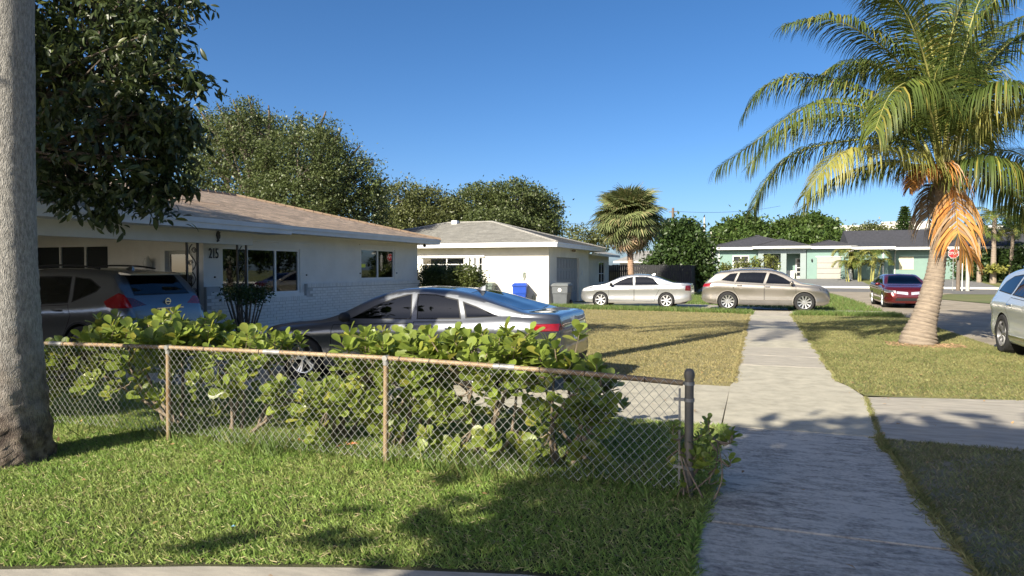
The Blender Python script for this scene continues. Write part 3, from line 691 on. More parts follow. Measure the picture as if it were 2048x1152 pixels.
ds = MB().box(yb - .5, yb - .38, MY - .99, MY - .905, Z0, e4); ds.tube([(mx(1795), MY + .3, e4 - .1), (mx(1795), MY + 1.4, e4 - .5), (mx(1795), MY + 1.4, Z0)], .05, 6); ds.build('downspout', m_wht, h4)

h5 = thing('house', AT(1295, 560, 64) * (1, 1, 0), 'low grey-roofed house peeking over the black wooden fence', 'house')
a5, b5 = AT(1235, 560, 64), AT(1350, 560, 64); box('wall', m_white2, h5, a5[0], b5[0], a5[1] + 1, a5[1] + 8, 0, 2.5)
g5 = MB(); g5.add([(a5[0] - .5, a5[1] + .5, 2.45), (b5[0] + .5, a5[1] + .5, 2.45), (b5[0] - 1.5, a5[1] + 4.5, 3.5), (a5[0] + 1.5, a5[1] + 4.5, 3.5), (b5[0] + .5, a5[1] + 8.5, 2.45), (a5[0] - .5, a5[1] + 8.5, 2.45)], [(0, 1, 2, 3), (3, 2, 4, 5), (0, 3, 5), (1, 4, 2)]); g5.build('roof', mat('roof_grey', (0, 0, 0)), h5)
box('fascia', m_wht, h5, a5[0] - .5, b5[0] + .5, a5[1] + .45, a5[1] + .5, 2.28, 2.46)
# ---------------------------------------------------------------- far white blocks
m_blk = mat('block_white', (.70, .66, .60), .8, var=.03); m_blkw = mat('block_window', (.16, .17, .18), .3)
def block(x0, x1, ytop, Y, label, bands, steps=()):
    a, b = ONY(x0, 500, Y)[0], ONY(x1, 500, Y)[0]; zt = ONY(x0, ytop, Y)[2]
    r = thing('apartment_block', ((a + b) / 2, Y, .7), label, 'building')
    mb = MB().box(a, b, Y, Y + 14, -.5, zt)
    for (p0, p1, py) in steps: mb.box(ONY(p0, 500, Y)[0], ONY(p1, 500, Y)[0], Y + .5, Y + 9, zt - .01, ONY(p0, py, Y)[2])
    mb.build('wall', m_blk, r); box('parapet', m_wht, r, a - .15, b + .15, Y - .15, Y + .2, zt - .02, zt + .35)
    for py in bands:
        z1 = ONY(x0, py, Y)[2]; n = max(2, int((b - a) / 5))
        for i in range(n):
            w0 = a + (b - a) * (i + .12) / n; MB().box(w0, w0 + (b - a) / n * .72, Y - .05, Y - .003, z1 - 1.5, z1).build('window', m_blkw, r)
block(1420, 1560, 462, 170, 'white flat-roofed block behind the round mango trees', [470], [(1532, 1542, 452)])
block(1676, 1765, 454, 175, 'white block rising behind the dark roof left of the norfolk pine', [462], [])
block(1763, 1900, 447, 180, 'white balconied block behind the norfolk pine and leaning palm', [458, 466, 474])
block(1940, 2060, 455, 185, 'white block glimpsed between the far right palms', [462, 472])
# ============================================================ vegetation
m_bark = mat('bark', (.12, .095, .075), .95, var=.35, scale=9, bump=.8, bscale=30)
m_bark_g = mat('bark_grey', (.19, .17, .15), .95, var=.3, scale=6, bump=.8, bscale=25)
def leafmat(name, c, c2=None, rough=.45, tr=.3, attr=True, r=.35, r2=None, at=.8):
    return mat(name, c, rough, var=.2, scale=.8, col2=c2, attr='rnd' if attr else None, rnd=r, transl=tr, rnd2=(r2, at) if r2 else None)
m_oak = leafmat('leaf_oak', (.085, .115, .036), (.12, .145, .05), r2=(.19, .165, .085), at=.85)
m_oak2 = leafmat('leaf_oak_olive', (.105, .125, .038), (.14, .15, .05))
m_mango = leafmat('leaf_mango', (.065, .115, .024), (.10, .15, .035), r2=(.14, .13, .03), at=.9)
m_ficus = leafmat('leaf_ficus', (.04, .075, .018), (.06, .10, .025))
m_dark = leafmat('leaf_dark', (.045, .065, .022), (.06, .085, .028), rough=.4, r2=(.20, .22, .05), at=.93)
m_darkO = leafmat('leaf_dark_single', (.045, .065, .022), (.06, .085, .028), rough=.4, attr=False, r2=(.20, .22, .05), at=.9)
m_hedge = leafmat('leaf_hedge', (.06, .09, .022), (.12, .14, .035))
m_shade = leafmat('leaf_shade', (.05, .08, .02))
def thin(V): return V
def clump_cloud(lobes, ncl, nper, sig, leaf, tmpl=LEAF_SMALL, shell=.55, flat=1., up=.3, pick=None):
    cs = []; w = np.array([np.prod(l[1]) ** (2 / 3) for l in lobes]); w = w / w.sum()
    outc = []; outd = []
    for l, wi in zip(lobes, w):
        n = max(3, int(ncl * wi)); u = unit(n); r = shell + (1 - shell) * rng.random(n) ** .6
        r *= 1 + .14 * np.sin(u[:, 0] * 5 + l[0][0]) * np.sin(u[:, 2] * 6 + l[0][1])
        outc.append(np.array(l[0]) + u * r[:, None] * np.array(l[1])); outd.append(u)
    C = np.concatenate(outc); D = np.concatenate(outd)
    if pick is not None:
        k = pick(C); C, D = C[k], D[k]
    n = len(C); k = rng.poisson(nper, n) + 2; idx = np.repeat(np.arange(n), k)
    sg = sig * rng.uniform(.6, 1.5, n)[idx]
    P = C[idx] + rng.normal(size=(len(idx), 3)) * sg[:, None] * np.array((1, 1, .75 * flat))
    d = D[idx] * .7 + unit(len(idx)) * .9; d[:, 2] -= .1
    nn = unit(len(idx)) * .8; nn[:, 2] += up + .5
    S = rng.uniform(leaf[0], leaf[1], len(idx))
    return C, P, frames(d, nn), S, (rng.random(n)[idx] * .35 + rng.random(len(idx)) * .65)
def limbs(mb, base, top, r0, lobes, C, nsub, r1=.03):
    base = np.array(base, float); top = np.array(top, float)
    mid = (base + top) / 2 + rng.normal(size=3) * .04 * np.linalg.norm(top - base) * np.array((1, 1, 0))
    mb.tube([base - (0, 0, .15), base + (0, 0, .12), mid, top], [r0 * 1.5, r0 * 1.1, r0 * .85, r0 * .6], 10)
    for l in lobes:
        c = np.array(l[0]); e = c + (c - top) * .15; q = top + (c - top) * .5 + rng.normal(size=3) * .12 * np.linalg.norm(c - top)
        mb.tube([top, q, c, e], [r0 * .5, r0 * .38, r0 * .25, r1], 7)
        dd = np.linalg.norm((C - c) / np.array(l[1]), axis=1); near = np.where(dd < 1.25)[0]
        if len(near):
            for j in rng.choice(near, min(nsub, len(near)), replace=False):
                s = q + (c - q) * rng.random(); m_ = (s + C[j]) / 2 + rng.normal(size=3) * .1; mb.tube([s, m_, C[j]], [r0 * .16 + .01, r0 * .1 + .008, .008], 5, False)
def tree(name, label, base, lobes, ncl, nper, sig, leaf, m, top=None, r0=.2, nsub=12, group=None, bark=None, cat='tree', tmpl=LEAF_SMALL, shell=.5, pick=None):
    root = thing(name, base, label, cat, group)
    C, P, M, S, rr = clump_cloud(lobes, ncl, nper, sig, leaf, tmpl, shell, pick=pick)
    mb = MB(); t = top if top is not None else (base[0], base[1], min(l[0][2] for l in lobes) - .3)
    limbs(mb, base, t, r0, lobes, C, nsub); mb.build('trunk', bark or m_bark, root, smooth=True, sharp=70)
    V, Fc, r = scatter(*tmpl, P, M, S, rr); link('crown', mesh_np('crown', V, Fc, r), m, root, True, kind='stuff')
    return root
def lobe(px, py, rx, ry, d, rd=None):
    c = AT(px, py, d); s = d / F; return (tuple(c), (rx * s, (rd if rd else rx) * s, ry * s))
# ---- big oaks behind house 215
L = [lobe(470, 345, 105, 115, 34), lobe(600, 350, 100, 120, 33), lobe(690, 390, 80, 95, 34), lobe(540, 310, 75, 75, 36), lobe(640, 315, 55, 68, 34.5), lobe(560, 420, 130, 70, 32.5), lobe(420, 300, 55, 78, 35), lobe(500, 265, 50, 50, 35), lobe(735, 425, 45, 60, 34)] + [lobe(x_, y_, 10, 34, 34.5) for x_, y_ in ((415, 245), (450, 240), (478, 235), (505, 228), (540, 245), (600, 260), (640, 255), (668, 285), (700, 315), (722, 345), (750, 370))]
b = AT(560, 500, 34); tree('oak_tree', 'tallest dense oak rising behind the tan shingle roof', (b[0], b[1], 0), L, 2500, 36, .22, (.085, .17), m_oak, r0=.34, top=(b[0], b[1], 3.2))
L = [lobe(800, 405, 55, 42, 52), lobe(860, 410, 50, 34, 54), lobe(830, 440, 75, 30, 52), lobe(790, 450, 45, 30, 50), lobe(890, 430, 40, 28, 53)]
b = AT(838, 500, 52); tree('oak_tree', 'open-branched oak between the tall oak and the grey roof', (b[0], b[1], 0), L, 640, 34, .30, (.14, .27), m_oak2, r0=.42, top=(b[0], b[1], 3.0), nsub=16, bark=m_bark_g)
L = [lobe(960, 415, 60, 45, 55), lobe(1030, 405, 60, 42, 54), lobe(1075, 425, 48, 42, 55), lobe(1000, 445, 85, 28, 53), lobe(1095, 450, 28, 26, 54)]
b = AT(1030, 500, 54); tree('oak_tree', 'broad rounded oak above the grey hip roof', (b[0], b[1], 0), L, 1200, 34, .28, (.14, .27), m_oak, r0=.42, top=(b[0], b[1], 3.2), nsub=10, bark=m_bark_g)
L = [lobe(1160, 480, 45, 24, 75), lobe(1205, 478, 30, 20, 75), lobe(1100, 486, 30, 16, 75)]
b = AT(1165, 520, 75); tree('distant_tree', 'distant olive tree beyond the grey roof beside the fan palm', (b[0], b[1], 0), L, 120, 26, .4, (.25, .4), m_oak2, r0=.2, nsub=3)
L = [lobe(1360, 490, 40, 42, 52), lobe(1345, 530, 45, 35, 51), lobe(1385, 510, 32, 42, 51), lobe(1395, 540, 26, 25, 50.5), lobe(1340, 465, 22, 22, 52), lobe(1375, 462, 20, 18, 52)]
b = AT(1362, 560, 51.5); tree('ficus_tree', 'dark leafy ficus behind the black wooden fence', (b[0], b[1], 0), L, 700, 30, .3, (.22, .38), m_ficus, r0=.2, nsub=6)
L = [lobe(1485, 462, 42, 26, 100), lobe(1460, 475, 30, 20, 99), lobe(1515, 470, 22, 20, 100), lobe(1480, 482, 50, 14, 98)]
b = AT(1485, 520, 100); tree('mango_tree', 'rounded mango tree behind the left end of the mint roof', (b[0], b[1], .7), L, 620, 30, .45, (.4, .7), m_mango, r0=.25, nsub=3, group='round mango trees')
L = [lobe(1620, 462, 48, 28, 100), lobe(1575, 465, 28, 22, 99), lobe(1655, 475, 25, 18, 100), lobe(1610, 480, 66, 15, 98)]
b = AT(1615, 520, 100); tree('mango_tree', 'widest rounded mango tree behind the mint house garage', (b[0], b[1], .7), L, 800, 30, .45, (.4, .7), m_mango, r0=.25, nsub=3, group='round mango trees')
L = [lobe(1745, 468, 34, 18, 105), lobe(1712, 474, 22, 14, 104), lobe(1772, 474, 20, 13, 104)]
b = AT(1745, 520, 105); tree('distant_tree', 'olive tree left of the norfolk pine behind dark roof', (b[0], b[1], .7), L, 170, 22, .5, (.3, .5), m_oak2, r0=.2, nsub=3)
L = [lobe(1990, 500, 60, 40, 88), lobe(2045, 470, 45, 50, 86)]
b = AT(2020, 540, 88); tree('distant_tree', 'dark tree massed behind the small far palms', (b[0], b[1], .7), L, 260, 24, .5, (.3, .5), m_ficus, r0=.2, nsub=3)
# Norfolk pine
b = AT(1808, 520, 98); npn = thing('norfolk_pine', (b[0], b[1], .7), 'tiered norfolk pine spire behind the dark roof', 'tree')
zt = AT(1808, 412, 98)[2]; MB().tube([(b[0], b[1], .6), (b[0], b[1], zt)], [.22, .03], 7).build('trunk', m_bark, npn)
P = []; D = []
for i in range(22):
    z = .35 * zt + (zt * .65) * i / 22; rr_ = 2.2 * (1 - i / 23) + .1
    for a in np.arange(0, 2 * math.pi, math.pi / 4) + i * .5:
        for t in np.linspace(.1, 1, 16):
            for q in range(3): P.append((b[0] + math.cos(a) * rr_ * t + rng.normal() * .05, b[1] + math.sin(a) * rr_ * t + rng.normal() * .05, z + .25 * t * rr_ * .4 + rng.normal() * .05)); D.append((math.cos(a) + rng.normal() * .6, math.sin(a) + rng.normal() * .6, .3 + rng.normal() * .3))
V, Fc, r = scatter(*LEAF_SMALL, np.array(P), frames(np.array(D), unit(len(P))), rng.uniform(.2, .35, len(P))); link('crown', mesh_np('crown', V, Fc, r), m_ficus, npn, True, kind='stuff')

# ---- shrubs: clipped hedge at house corner, topiary by the post
def bush(name, label, base, lobes, ncl, nper, sig, leaf, m, cat='shrub', group=None, tmpl=LEAF_SMALL, stems=6, shell=.35):
    root = thing(name, base, label, cat, group); C, P, M, S, rr = clump_cloud(lobes, ncl, nper, sig, leaf, tmpl, shell)
    P[:, 2] = np.maximum(P[:, 2], base[2] + .03)
    mb = MB()
    for j in rng.choice(len(C), min(stems, len(C)), replace=False):
        e = C[j]; q = np.array(base) * .5 + e * .5; q[2] = base[2] + (e[2] - base[2]) * .45; mb.tube([base, q, e], [.03, .02, .008], 5)
    mb.build('stem', m_bark, root); V, Fc, r = scatter(*tmpl, P, M, S, rr); link('foliage', mesh_np('foliage', V, Fc, r), m, root, True, kind='stuff'); return root
Yh = 20.6
for (p0, p1, t0, lab) in ((824, 868, 529, 'shadowed clipped hedge against the house corner'), (866, 938, 530, 'sunlit boxy clipped hedge beside the house corner')):
    a = ONY(p0, 577, Yh)[0]; c = ONY(p1, 577, Yh)[0]; zt = ONY(p0, t0, Yh)[2]; xm = (a + c) / 2; hw = abs(c - a) / 2
    ls = [((xm + hw * (i - .8) * .6, Yh + .5 + j * .55, zt * k_), (hw * .55, .45, zt * .32)) for i in range(3) for j in range(2) for k_ in (.3, .66)]
    bush('clipped_hedge', lab, (xm, Yh + .6, 0), ls, 900, 26, .09, (.06, .10), m_hedge, group=None)
tp = np.array((-9.75, 11.1, 0.))
bush('topiary_shrub', 'dark flat-topped topiary shrub by the scrolled iron post', tuple(tp), [((tp[0], tp[1] - .25, 1.20), (.26, .34, .12)), ((tp[0], tp[1] + .35, 1.17), (.26, .34, .12)), ((tp[0], tp[1] + .1, 1.04), (.15, .2, .07))], 80, 26, .07, (.04, .07), m_ficus, stems=14)
m_yard = leafmat('leaf_yard', (.13, .17, .04), (.2, .2, .06))
for (px, d, hgt, w, lab) in ((1450, 69.5, 1.9, .9, 'spindly yellow green shrub before the mint bungalow window'), (1485, 69.3, 2.2, 1.3, 'low spreading papaya shrub by the mint bungalow window'), (1540, 68.3, 2.7, 1.0, 'palm-like yellowish shrub in front of the mint porch'), (1405, 60, 2.0, 1.2, 'rangy weedy shrub by the white vinyl fence'), (1512, 68.5, 2.4, .5, 'thin airy shrub between mint window and porch')):
    b = AT(px, 560, d); z0 = .1 + (b[1] - 69.9) * .095 if d > 65 else 0
    bush('yard_shrub', lab, (b[0], b[1], z0), [((b[0], b[1], z0 + hgt * .72), (w * .6, w * .6, hgt * .26)), ((b[0] + w * .3, b[1], z0 + hgt * .45), (w * .5, w * .5, hgt * .25))], 40, 12, .22, (.2, .38), m_yard, stems=8)
for (px, d, hgt, w, lab) in ((1945, 64.5, 2.6, 2.2, 'dark hedge clump left of the thin far palm'), (2000, 64.8, 3.0, 2.6, 'dark hedge mass behind the thin far palm'), (2045, 63.5, 3.4, 2.8, 'dark hedge mass under the right-hand far palms')):
    b = AT(px, 560, d); bush('dark_shrub', lab, (b[0], b[1], .55), [((b[0], b[1], .55 + hgt * .5), (w * .7, w * .6, hgt * .5))], 130, 22, .3, (.2, .34), m_ficus)

# ============================================================ palms
m_frond = mat('frond_green', (.055, .09, .02), .55, var=.15, scale=1.1, attr='rnd', rnd=.35, transl=.25, col2=(.115, .145, .028), rnd2=((.34, .29, .06), .88), spec=.3)
m_frond_y = mat('frond_yellow', (.22, .24, .05), .5, var=.15, scale=1.5, attr='rnd', rnd=.25, transl=.35, col2=(.36, .33, .09))
m_frond_o = mat('frond_orange', (.50, .19, .035), .7, var=.2, scale=1.6, attr='rnd', rnd=.4, transl=.3, col2=(.52, .29, .09), rnd2=((.40, .30, .21), .62))
m_frond_b = mat('frond_brown', (.30, .23, .16), .8, var=.2, scale=2, attr='rnd', rnd=.3, transl=.15)
m_rachis = mat('rachis', (.28, .27, .08), .5, var=.2, scale=3)
m_rachis_o = mat('rachis_orange', (.58, .33, .07), .5, var=.2, scale=3)
m_palmbark = mat('palm_bark', (.33, .265, .20), .9, col2=(.23, .185, .145), scale=6, bump=.9, bscale=50, stretch=(1, 1, 3.5), attr='rnd', rnd=.16, rnd2=((.09, .068, .05), .84))
m_royal = mat('royal_bark', (.42, .40, .365), .9, col2=(.19, .18, .165), scale=34, bump=1., bscale=85, stretch=(1.6, 1.6, .55))
m_royal_base = mat('royal_bark_base', (.10, .07, .05), .95, col2=(.25, .19, .15), scale=6, bump=1., bscale=24)
def bez(pts, n):
    pts = np.array(pts, float); m = len(pts); t = np.linspace(0, m - 1, n); out = []
    for q in t:
        i = min(int(q), m - 2); f = q - i; p0 = pts[max(i - 1, 0)]; p1 = pts[i]; p2 = pts[i + 1]; p3 = pts[min(i + 2, m - 1)]
        out.append(.5 * ((2 * p1) + (-p0 + p2) * f + (2 * p0 - 5 * p1 + 4 * p2 - p3) * f * f + (-p0 + 3 * p1 - 3 * p2 + p3) * f ** 3))
    return np.array(out)
def frond(root, ctrl, ll, m, mr, nl=58, droop=.55, start=.16, w=.032, spread=1., r0=.028, twist=0.):
    C = bez(ctrl, 40); fr = MB().tube(C, list(np.linspace(r0, .004, 40)), 5).build('frond', mr, root, smooth=True)
    V = []; Fq = []; rr = []; T = np.gradient(C, axis=0); T /= np.linalg.norm(T, axis=1, keepdims=True)
    up = np.array((0, 0, 1.))
    for s in (-1, 1):
        for k in range(nl):
            t = start + (1 - start) * (k + rng.random() * .5) / nl; i = min(38, int(t * 39)); p = C[i] + (C[i + 1] - C[i]) * (t * 39 - i)
            tg = T[i]; sd = np.cross(tg, up); n = np.linalg.norm(sd); sd = sd / n if n > .15 else np.array((1., 0, 0)); nn = np.cross(sd, tg)
            sd = sd * math.cos(twist) + nn * math.sin(twist)
            L = ll * (.62 + .38 * math.sin(math.pi * min(1, .15 + .75 * t) ** .8)) * rng.uniform(.82, 1.1) * (1 - .35 * max(0, t - .75) / .25)
            a = .38 + .5 * t ** 2 + rng.normal() * .08
            d = (sd * s * spread) * math.cos(a) + tg * math.sin(a) + nn * rng.uniform(.0, .22); d /= np.linalg.norm(d)
            dr = droop * rng.uniform(.75, 1.3); j = len(V); wv = np.cross(d, nn); wv = wv / max(.01, np.linalg.norm(wv)) * w * rng.uniform(.7, 1.1); q = p.copy()
            for h in range(5):
                ww = (.55, 1, .9, .6, .06)[h]; V += [q - wv * ww * .5, q + wv * ww * .5]
                q = q + d * L / 4; d = d + np.array((0, 0, -dr * (.28 + .16 * h))); d /= np.linalg.norm(d)
            Fq += [(j + 2 * h, j + 2 * h + 1, j + 2 * h + 3, j + 2 * h + 2) for h in range(4)]; rr += [rng.random()] * 10
    link('leaflets', mesh_np('leaflets', np.array(V), np.array(Fq), rr), m, fr, True, kind='stuff'); return fr
def ringed_trunk(root, C, rad, m, ring=.07, amp=.012, n=20, name='trunk', smooth=True):
    C = np.array(C); seg = np.linalg.norm(np.diff(C, axis=0), axis=1); s = np.concatenate([[0], np.cumsum(seg)]); tot = s[-1]; N = int(tot / ring * 3)
    t = np.linspace(0, tot, N); P = np.stack([np.interp(t, s, C[:, i]) for i in range(3)], 1); rd = np.interp(t, s, rad)
    rd = rd * (1 + amp * np.where(np.arange(N) % 3 == 0, -1.6, .6) * 4 * (.4 + .6 * rng.random(N)))
    mb = MB().tube(P, list(rd), n); o = mb.build(name, m, root, smooth=smooth, sharp=60)
    a = o.data.attributes.new('rnd', 'FLOAT', 'POINT'); v = np.where(np.arange(N) % 3 == 0, rng.uniform(.86, 1., N), rng.uniform(0, .8, N)); a.data.foreach_set('value', np.clip(np.repeat(v, n) + rng.normal(0, .03, N * n), 0, 1).astype(np.float32)); return o
# --- leaning coconut palm by the street
pd = 15.15
cb = G(1835, 690); cp = thing('coconut_palm', (cb[0], cb[1], 0), 'large leaning coconut palm with hanging orange dead frond by the street', 'palm tree')
tpx = [(1835, 697, .40), (1838, 675, .37), (1846, 645, .27), (1856, 611, .235), (1865, 575, .21), (1871, 545, .185), (1876, 510, .17), (1881, 470, .16), (1884, 430, .155), (1886, 395, .16), (1886, 360, .15)]
C = np.array([AT(x, y, pd) for x, y, r in tpx]); C[0, 2] = -.1
ringed_trunk(cp, bez(C, 40), np.interp(np.linspace(0, 1, 40), np.linspace(0, 1, 11), [q[2] for q in tpx]), m_palmbark, ring=.085, amp=.010, n=28)
hub = AT(1884, 360, pd)
# fibre and old boots round the crown base
fb = MB()
for k in range(18):
    a = rng.uniform(0, 6.28); z = rng.uniform(-.45, .25); e = hub + np.array((math.cos(a) * .34, math.sin(a) * .34, z + .15)); fb.tube([hub + np.array((math.cos(a) * .12, math.sin(a) * .12, z - .1)), e], [.05, .02], 5)
fb.build('boot_fibre', m_frond_b, cp)
FR = [  # pixel controls (x, y, depth offset), colour, leaflet length, droop
    ([(1884, 365, 0), (1850, 210, -.1), (1790, 117, -.2), (1725, 66, -.3), (1655, 37, -.4), (1573, 50, -.5)], 0, .75, .55),
    ([(1882, 360, 0), (1830, 255, .3), (1762, 204, .5), (1692, 172, .7), (1600, 155, .9), (1530, 175, 1.), (1492, 222, 1.1)], 0, .85, .8),
    ([(1880, 365, 0), (1840, 290, -.3), (1757, 226, -.6), (1655, 205, -.9), (1590, 226, -1.1), (1510, 284, -1.2), (1440, 333, -1.3)], 0, .9, .75),
    ([(1880, 370, 0), (1850, 310, .4), (1783, 277, .8), (1655, 288, 1.1), (1582, 312, 1.3), (1530, 365, 1.4), (1507, 418, 1.4)], 0, .95, .9),
    ([(1880, 375, 0), (1850, 330, -.5), (1780, 300, -1.), (1700, 300, -1.3), (1655, 330, -1.5), (1610, 390, -1.6)], 1, .8, .9),
    ([(1880, 380, 0), (1855, 345, .3), (1800, 325, .7), (1730, 335, 1.), (1660, 365, 1.2), (1585, 435, 1.3)], 0, .75, .9),
    ([(1886, 362, 0), (1915, 310, -.3), (1947, 255, -.6), (1998, 206, -.9), (2055, 180, -1.1), (2130, 200, -1.3)], 1, 1.1, 1.1),
    ([(1884, 358, 0), (1875, 230, .1), (1863, 98, .2), (1843, 0, .3), (1800, -90, .3), (1740, -130, .3)], 0, .85, .55),
    ([(1885, 358, 0), (1895, 240, -.4), (1915, 150, -.8), (1942, 73, -1.), (1985, 7, -1.2), (2050, -40, -1.3)], 0, 1., .9),
    ([(1884, 360, 0), (1870, 260, -.7), (1850, 195, -1.2), (1820, 165, -1.6), (1780, 190, -2.), (1750, 260, -2.2)], 0, .95, 1.0),
    ([(1886, 362, 0), (1960, 280, .5), (2020, 230, 1.), (2080, 215, 1.4), (2150, 240, 1.6)], 0, 1.0, .9),
    ([(1886, 366, 0), (1940, 320, .6), (2000, 300, 1.1), (2060, 320, 1.4), (2110, 380, 1.6)], 0, .95, 1.),
    ([(1886, 368, 0), (1930, 330, -.5), (1990, 320, -1.), (2050, 350, -1.3), (2090, 420, -1.4)], 0, .95, 1.),
    ([(1886, 358, 0), (1910, 220, .5), (1945, 130, .9), (2000, 60, 1.2), (2080, 20, 1.4)], 0, .95, .7),
    ([(1885, 356, 0), (1880, 200, -.3), (1900, 80, -.6), (1935, -20, -.8), (1990, -90, -1.)], 0, .9, .6),
    ([(1884, 360, 0), (1850, 240, .8), (1800, 160, 1.4), (1740, 130, 1.9), (1680, 160, 2.3)], 0, .9, .8),
    ([(1885, 360, 0), (1892, 280, 1.), (1910, 230, 1.8), (1940, 220, 2.4), (1965, 280, 2.8)], 0, .9, 1.),
    ([(1880, 362, 0), (1820, 275, .1), (1740, 238, .1), (1640, 235, .1), (1560, 265, .1), (1500, 330, .1)], 0, .9, .9),
    ([(1884, 360, 0), (1862, 250, .5), (1815, 170, .8), (1750, 130, 1.), (1680, 130, 1.2), (1610, 175, 1.3)], 0, .85, .8),
    ([(1886, 360, 0), (1930, 250, -.8), (1975, 190, -1.4), (2030, 170, -1.9), (2090, 200, -2.2)], 0, .95, .9),
    ([(1885, 358, 0), (1870, 190, .8), (1850, 90, 1.2), (1810, 20, 1.5), (1750, -10, 1.7)], 0, .9, .7),
    ([(1886, 366, 0), (1935, 345, .2), (1985, 350, .4), (2030, 385, .5), (2055, 440, .5)], 0, .85, 1.),
    ([(1885, 356, 0), (1905, 200, .3), (1930, 90, .5), (1960, 0, .6), (2010, -80, .7)], 0, .95, .5),
    ([(1885, 356, 0), (1868, 200, -.5), (1840, 90, -.9), (1800, 10, -1.2), (1740, -40, -1.4)], 0, .95, .5),
    ([(1885, 356, 0), (1895, 180, .9), (1910, 60, 1.4), (1930, -40, 1.8)], 0, .95, .4),
    ([(1886, 358, 0), (1935, 210, .1), (1985, 120, .1), (2045, 70, .1), (2110, 70, .1)], 0, 1., .8),
    ([(1884, 352, 0), (1860, 345, -.25), (1882, 335, -.42), (1902, 350, -.5), (1911, 401, -.55), (1918, 470, -.55), (1940, 515, -.55)], 2, .8, 1.1),
    ([(1882, 362, 0), (1866, 342, -.2), (1848, 340, -.38), (1835, 350, -.45), (1822, 372, -.48)], 2, .42, 1.2),
    ([(1884, 372, 0), (1872, 366, .2), (1858, 385, .35), (1856, 430, .4), (1868, 485, .4)], 3, .6, 1.5),
]
for ctrl, kind, ll, dr in FR:
    pts = [AT(x, y, pd + dz) for x, y, dz in ctrl]; ll *= 1.35; dr *= 2.6 if kind < 2 else 1.2
    m_, mr_ = ((m_frond, m_rachis), (m_frond_y, m_rachis), (m_frond_o, m_rachis_o), (m_frond_b, m_frond_b))[kind]
    frond(cp, pts, ll, m_, mr_, nl=135 if kind < 2 else 90, droop=dr, w=.032 if kind != 2 else .05, r0=.035, spread=1. if kind < 2 else .8)
spt = MB()
for q in (-.25, .05, .3): spt.tube([hub + (0, 0, .2), hub + (q * .5, -.2, .7), hub + (q, -.4, 1.1)], [.03, .025, .01], 5)
spt.build('spathe', m_frond_b, cp)
# palm base debris
db = grass('palm_litter', [(cb[0] - .6, cb[1] - .5), (cb[0] + .2, cb[1] - .62), (cb[0] + .9, cb[1] - .35), (cb[0] + .8, cb[1] + .3), (cb[0] - .6, cb[1] + .3)], 800, (.03, .11), (.008, .02), mat('litter', (.30, .19, .11), .9, attr='rnd', rnd=.35), 'brown mulch and fibres at the foot of the leaning palm', 'mulch', lean=(1., 1.6), zoff=.012)

# --- royal palm in the left foreground (its crown is above the frame and throws the long trunk shadow)
rb = (-6.10, 4.05); rp = thing('royal_palm', (rb[0], rb[1], 0), 'thick grey royal palm trunk standing in front of the fence', 'palm tree')
zs = np.array([-.1, .0, .15, .4, .8, 1.2, 1.8, 2.6, 4., 6., 8., 9.2]); rd = np.array([.36, .335, .31, .285, .26, .235, .212, .205, .21, .215, .2, .16])
n = 40; V = []; Fq = []; zz = np.concatenate([np.linspace(-.1, 2.8, 90), np.linspace(2.9, 9.2, 60)])
for i, z in enumerate(zz):
    r = np.interp(z, zs, rd)
    for k in range(n):
        a = 2 * math.pi * k / n; rough = max(0, 1.1 - z) * .022 * (math.sin(a * 9 + z * 17) * math.sin(a * 4 - z * 9) + rng.normal() * .5) + .002 * rng.normal()
        q = r + rough; V.append((rb[0] + q * math.cos(a) + .012 * z, rb[1] + q * math.sin(a), z))
for i in range(len(zz) - 1):
    for k in range(n): Fq.append((i * n + k, i * n + (k + 1) % n, (i + 1) * n + (k + 1) % n, (i + 1) * n + k))
split = [f for f in Fq if f[0] // n < 27]; upper = [f for f in Fq if f[0] // n >= 27]
def trunk_mat():
    m = m_royal; nt = m.node_tree; N = nt.nodes; Lk = nt.links; p = N['Principled BSDF']
    src = p.inputs['Base Color'].links[0].from_socket; tc = N.new('ShaderNodeTexCoord'); sx = N.new('ShaderNodeSeparateXYZ'); Lk.new(tc.outputs['Object'], sx.inputs[0])
    nz = N.new('ShaderNodeTexNoise'); nz.inputs['Scale'].default_value = 3.; Lk.new(tc.outputs['Object'], nz.inputs[0])
    ad = N.new('ShaderNodeMath'); ad.operation = 'MULTIPLY_ADD'; Lk.new(nz.outputs[0], ad.inputs[0]); ad.inputs[1].default_value = 1.3; Lk.new(sx.outputs[2], ad.inputs[2])
    mr = N.new('ShaderNodeMapRange'); mr.inputs[1].default_value = 1.0; mr.inputs[2].default_value = 1.75; Lk.new(ad.outputs[0], mr.inputs[0])
    n2 = N.new('ShaderNodeTexNoise'); n2.inputs['Scale'].default_value = 14; n2.inputs['Detail'].default_value = 6; Lk.new(tc.outputs['Object'], n2.inputs[0])
    rp_ = N.new('ShaderNodeValToRGB'); rp_.color_ramp.elements[0].position = .38; rp_.color_ramp.elements[1].position = .64
    rp_.color_ramp.elements[0].color = (.07, .05, .04, 1); rp_.color_ramp.elements[1].color = (.25, .20, .16, 1); Lk.new(n2.outputs[0], rp_.inputs[0])
    mx_ = N.new('ShaderNodeMix'); mx_.data_type = 'RGBA'; Lk.new(mr.outputs[0], mx_.inputs[0]); Lk.new(rp_.outputs[0], mx_.inputs[6]); Lk.new(src, mx_.inputs[7]); Lk.new(mx_.outputs[2], p.inputs['Base Color'])
trunk_mat()
link('trunk', mesh_np('trunk', np.array(V), np.array(Fq), smooth=True), m_royal, rp, True)
hubr = np.array((rb[0] + .11, rb[1], 9.3)); MB().tube([hubr - (0, 0, .2), hubr + (0, 0, 1.4)], [.17, .09], 14).build('crownshaft', mat('crownshaft', (.1, .2, .05), .4), rp, smooth=True)
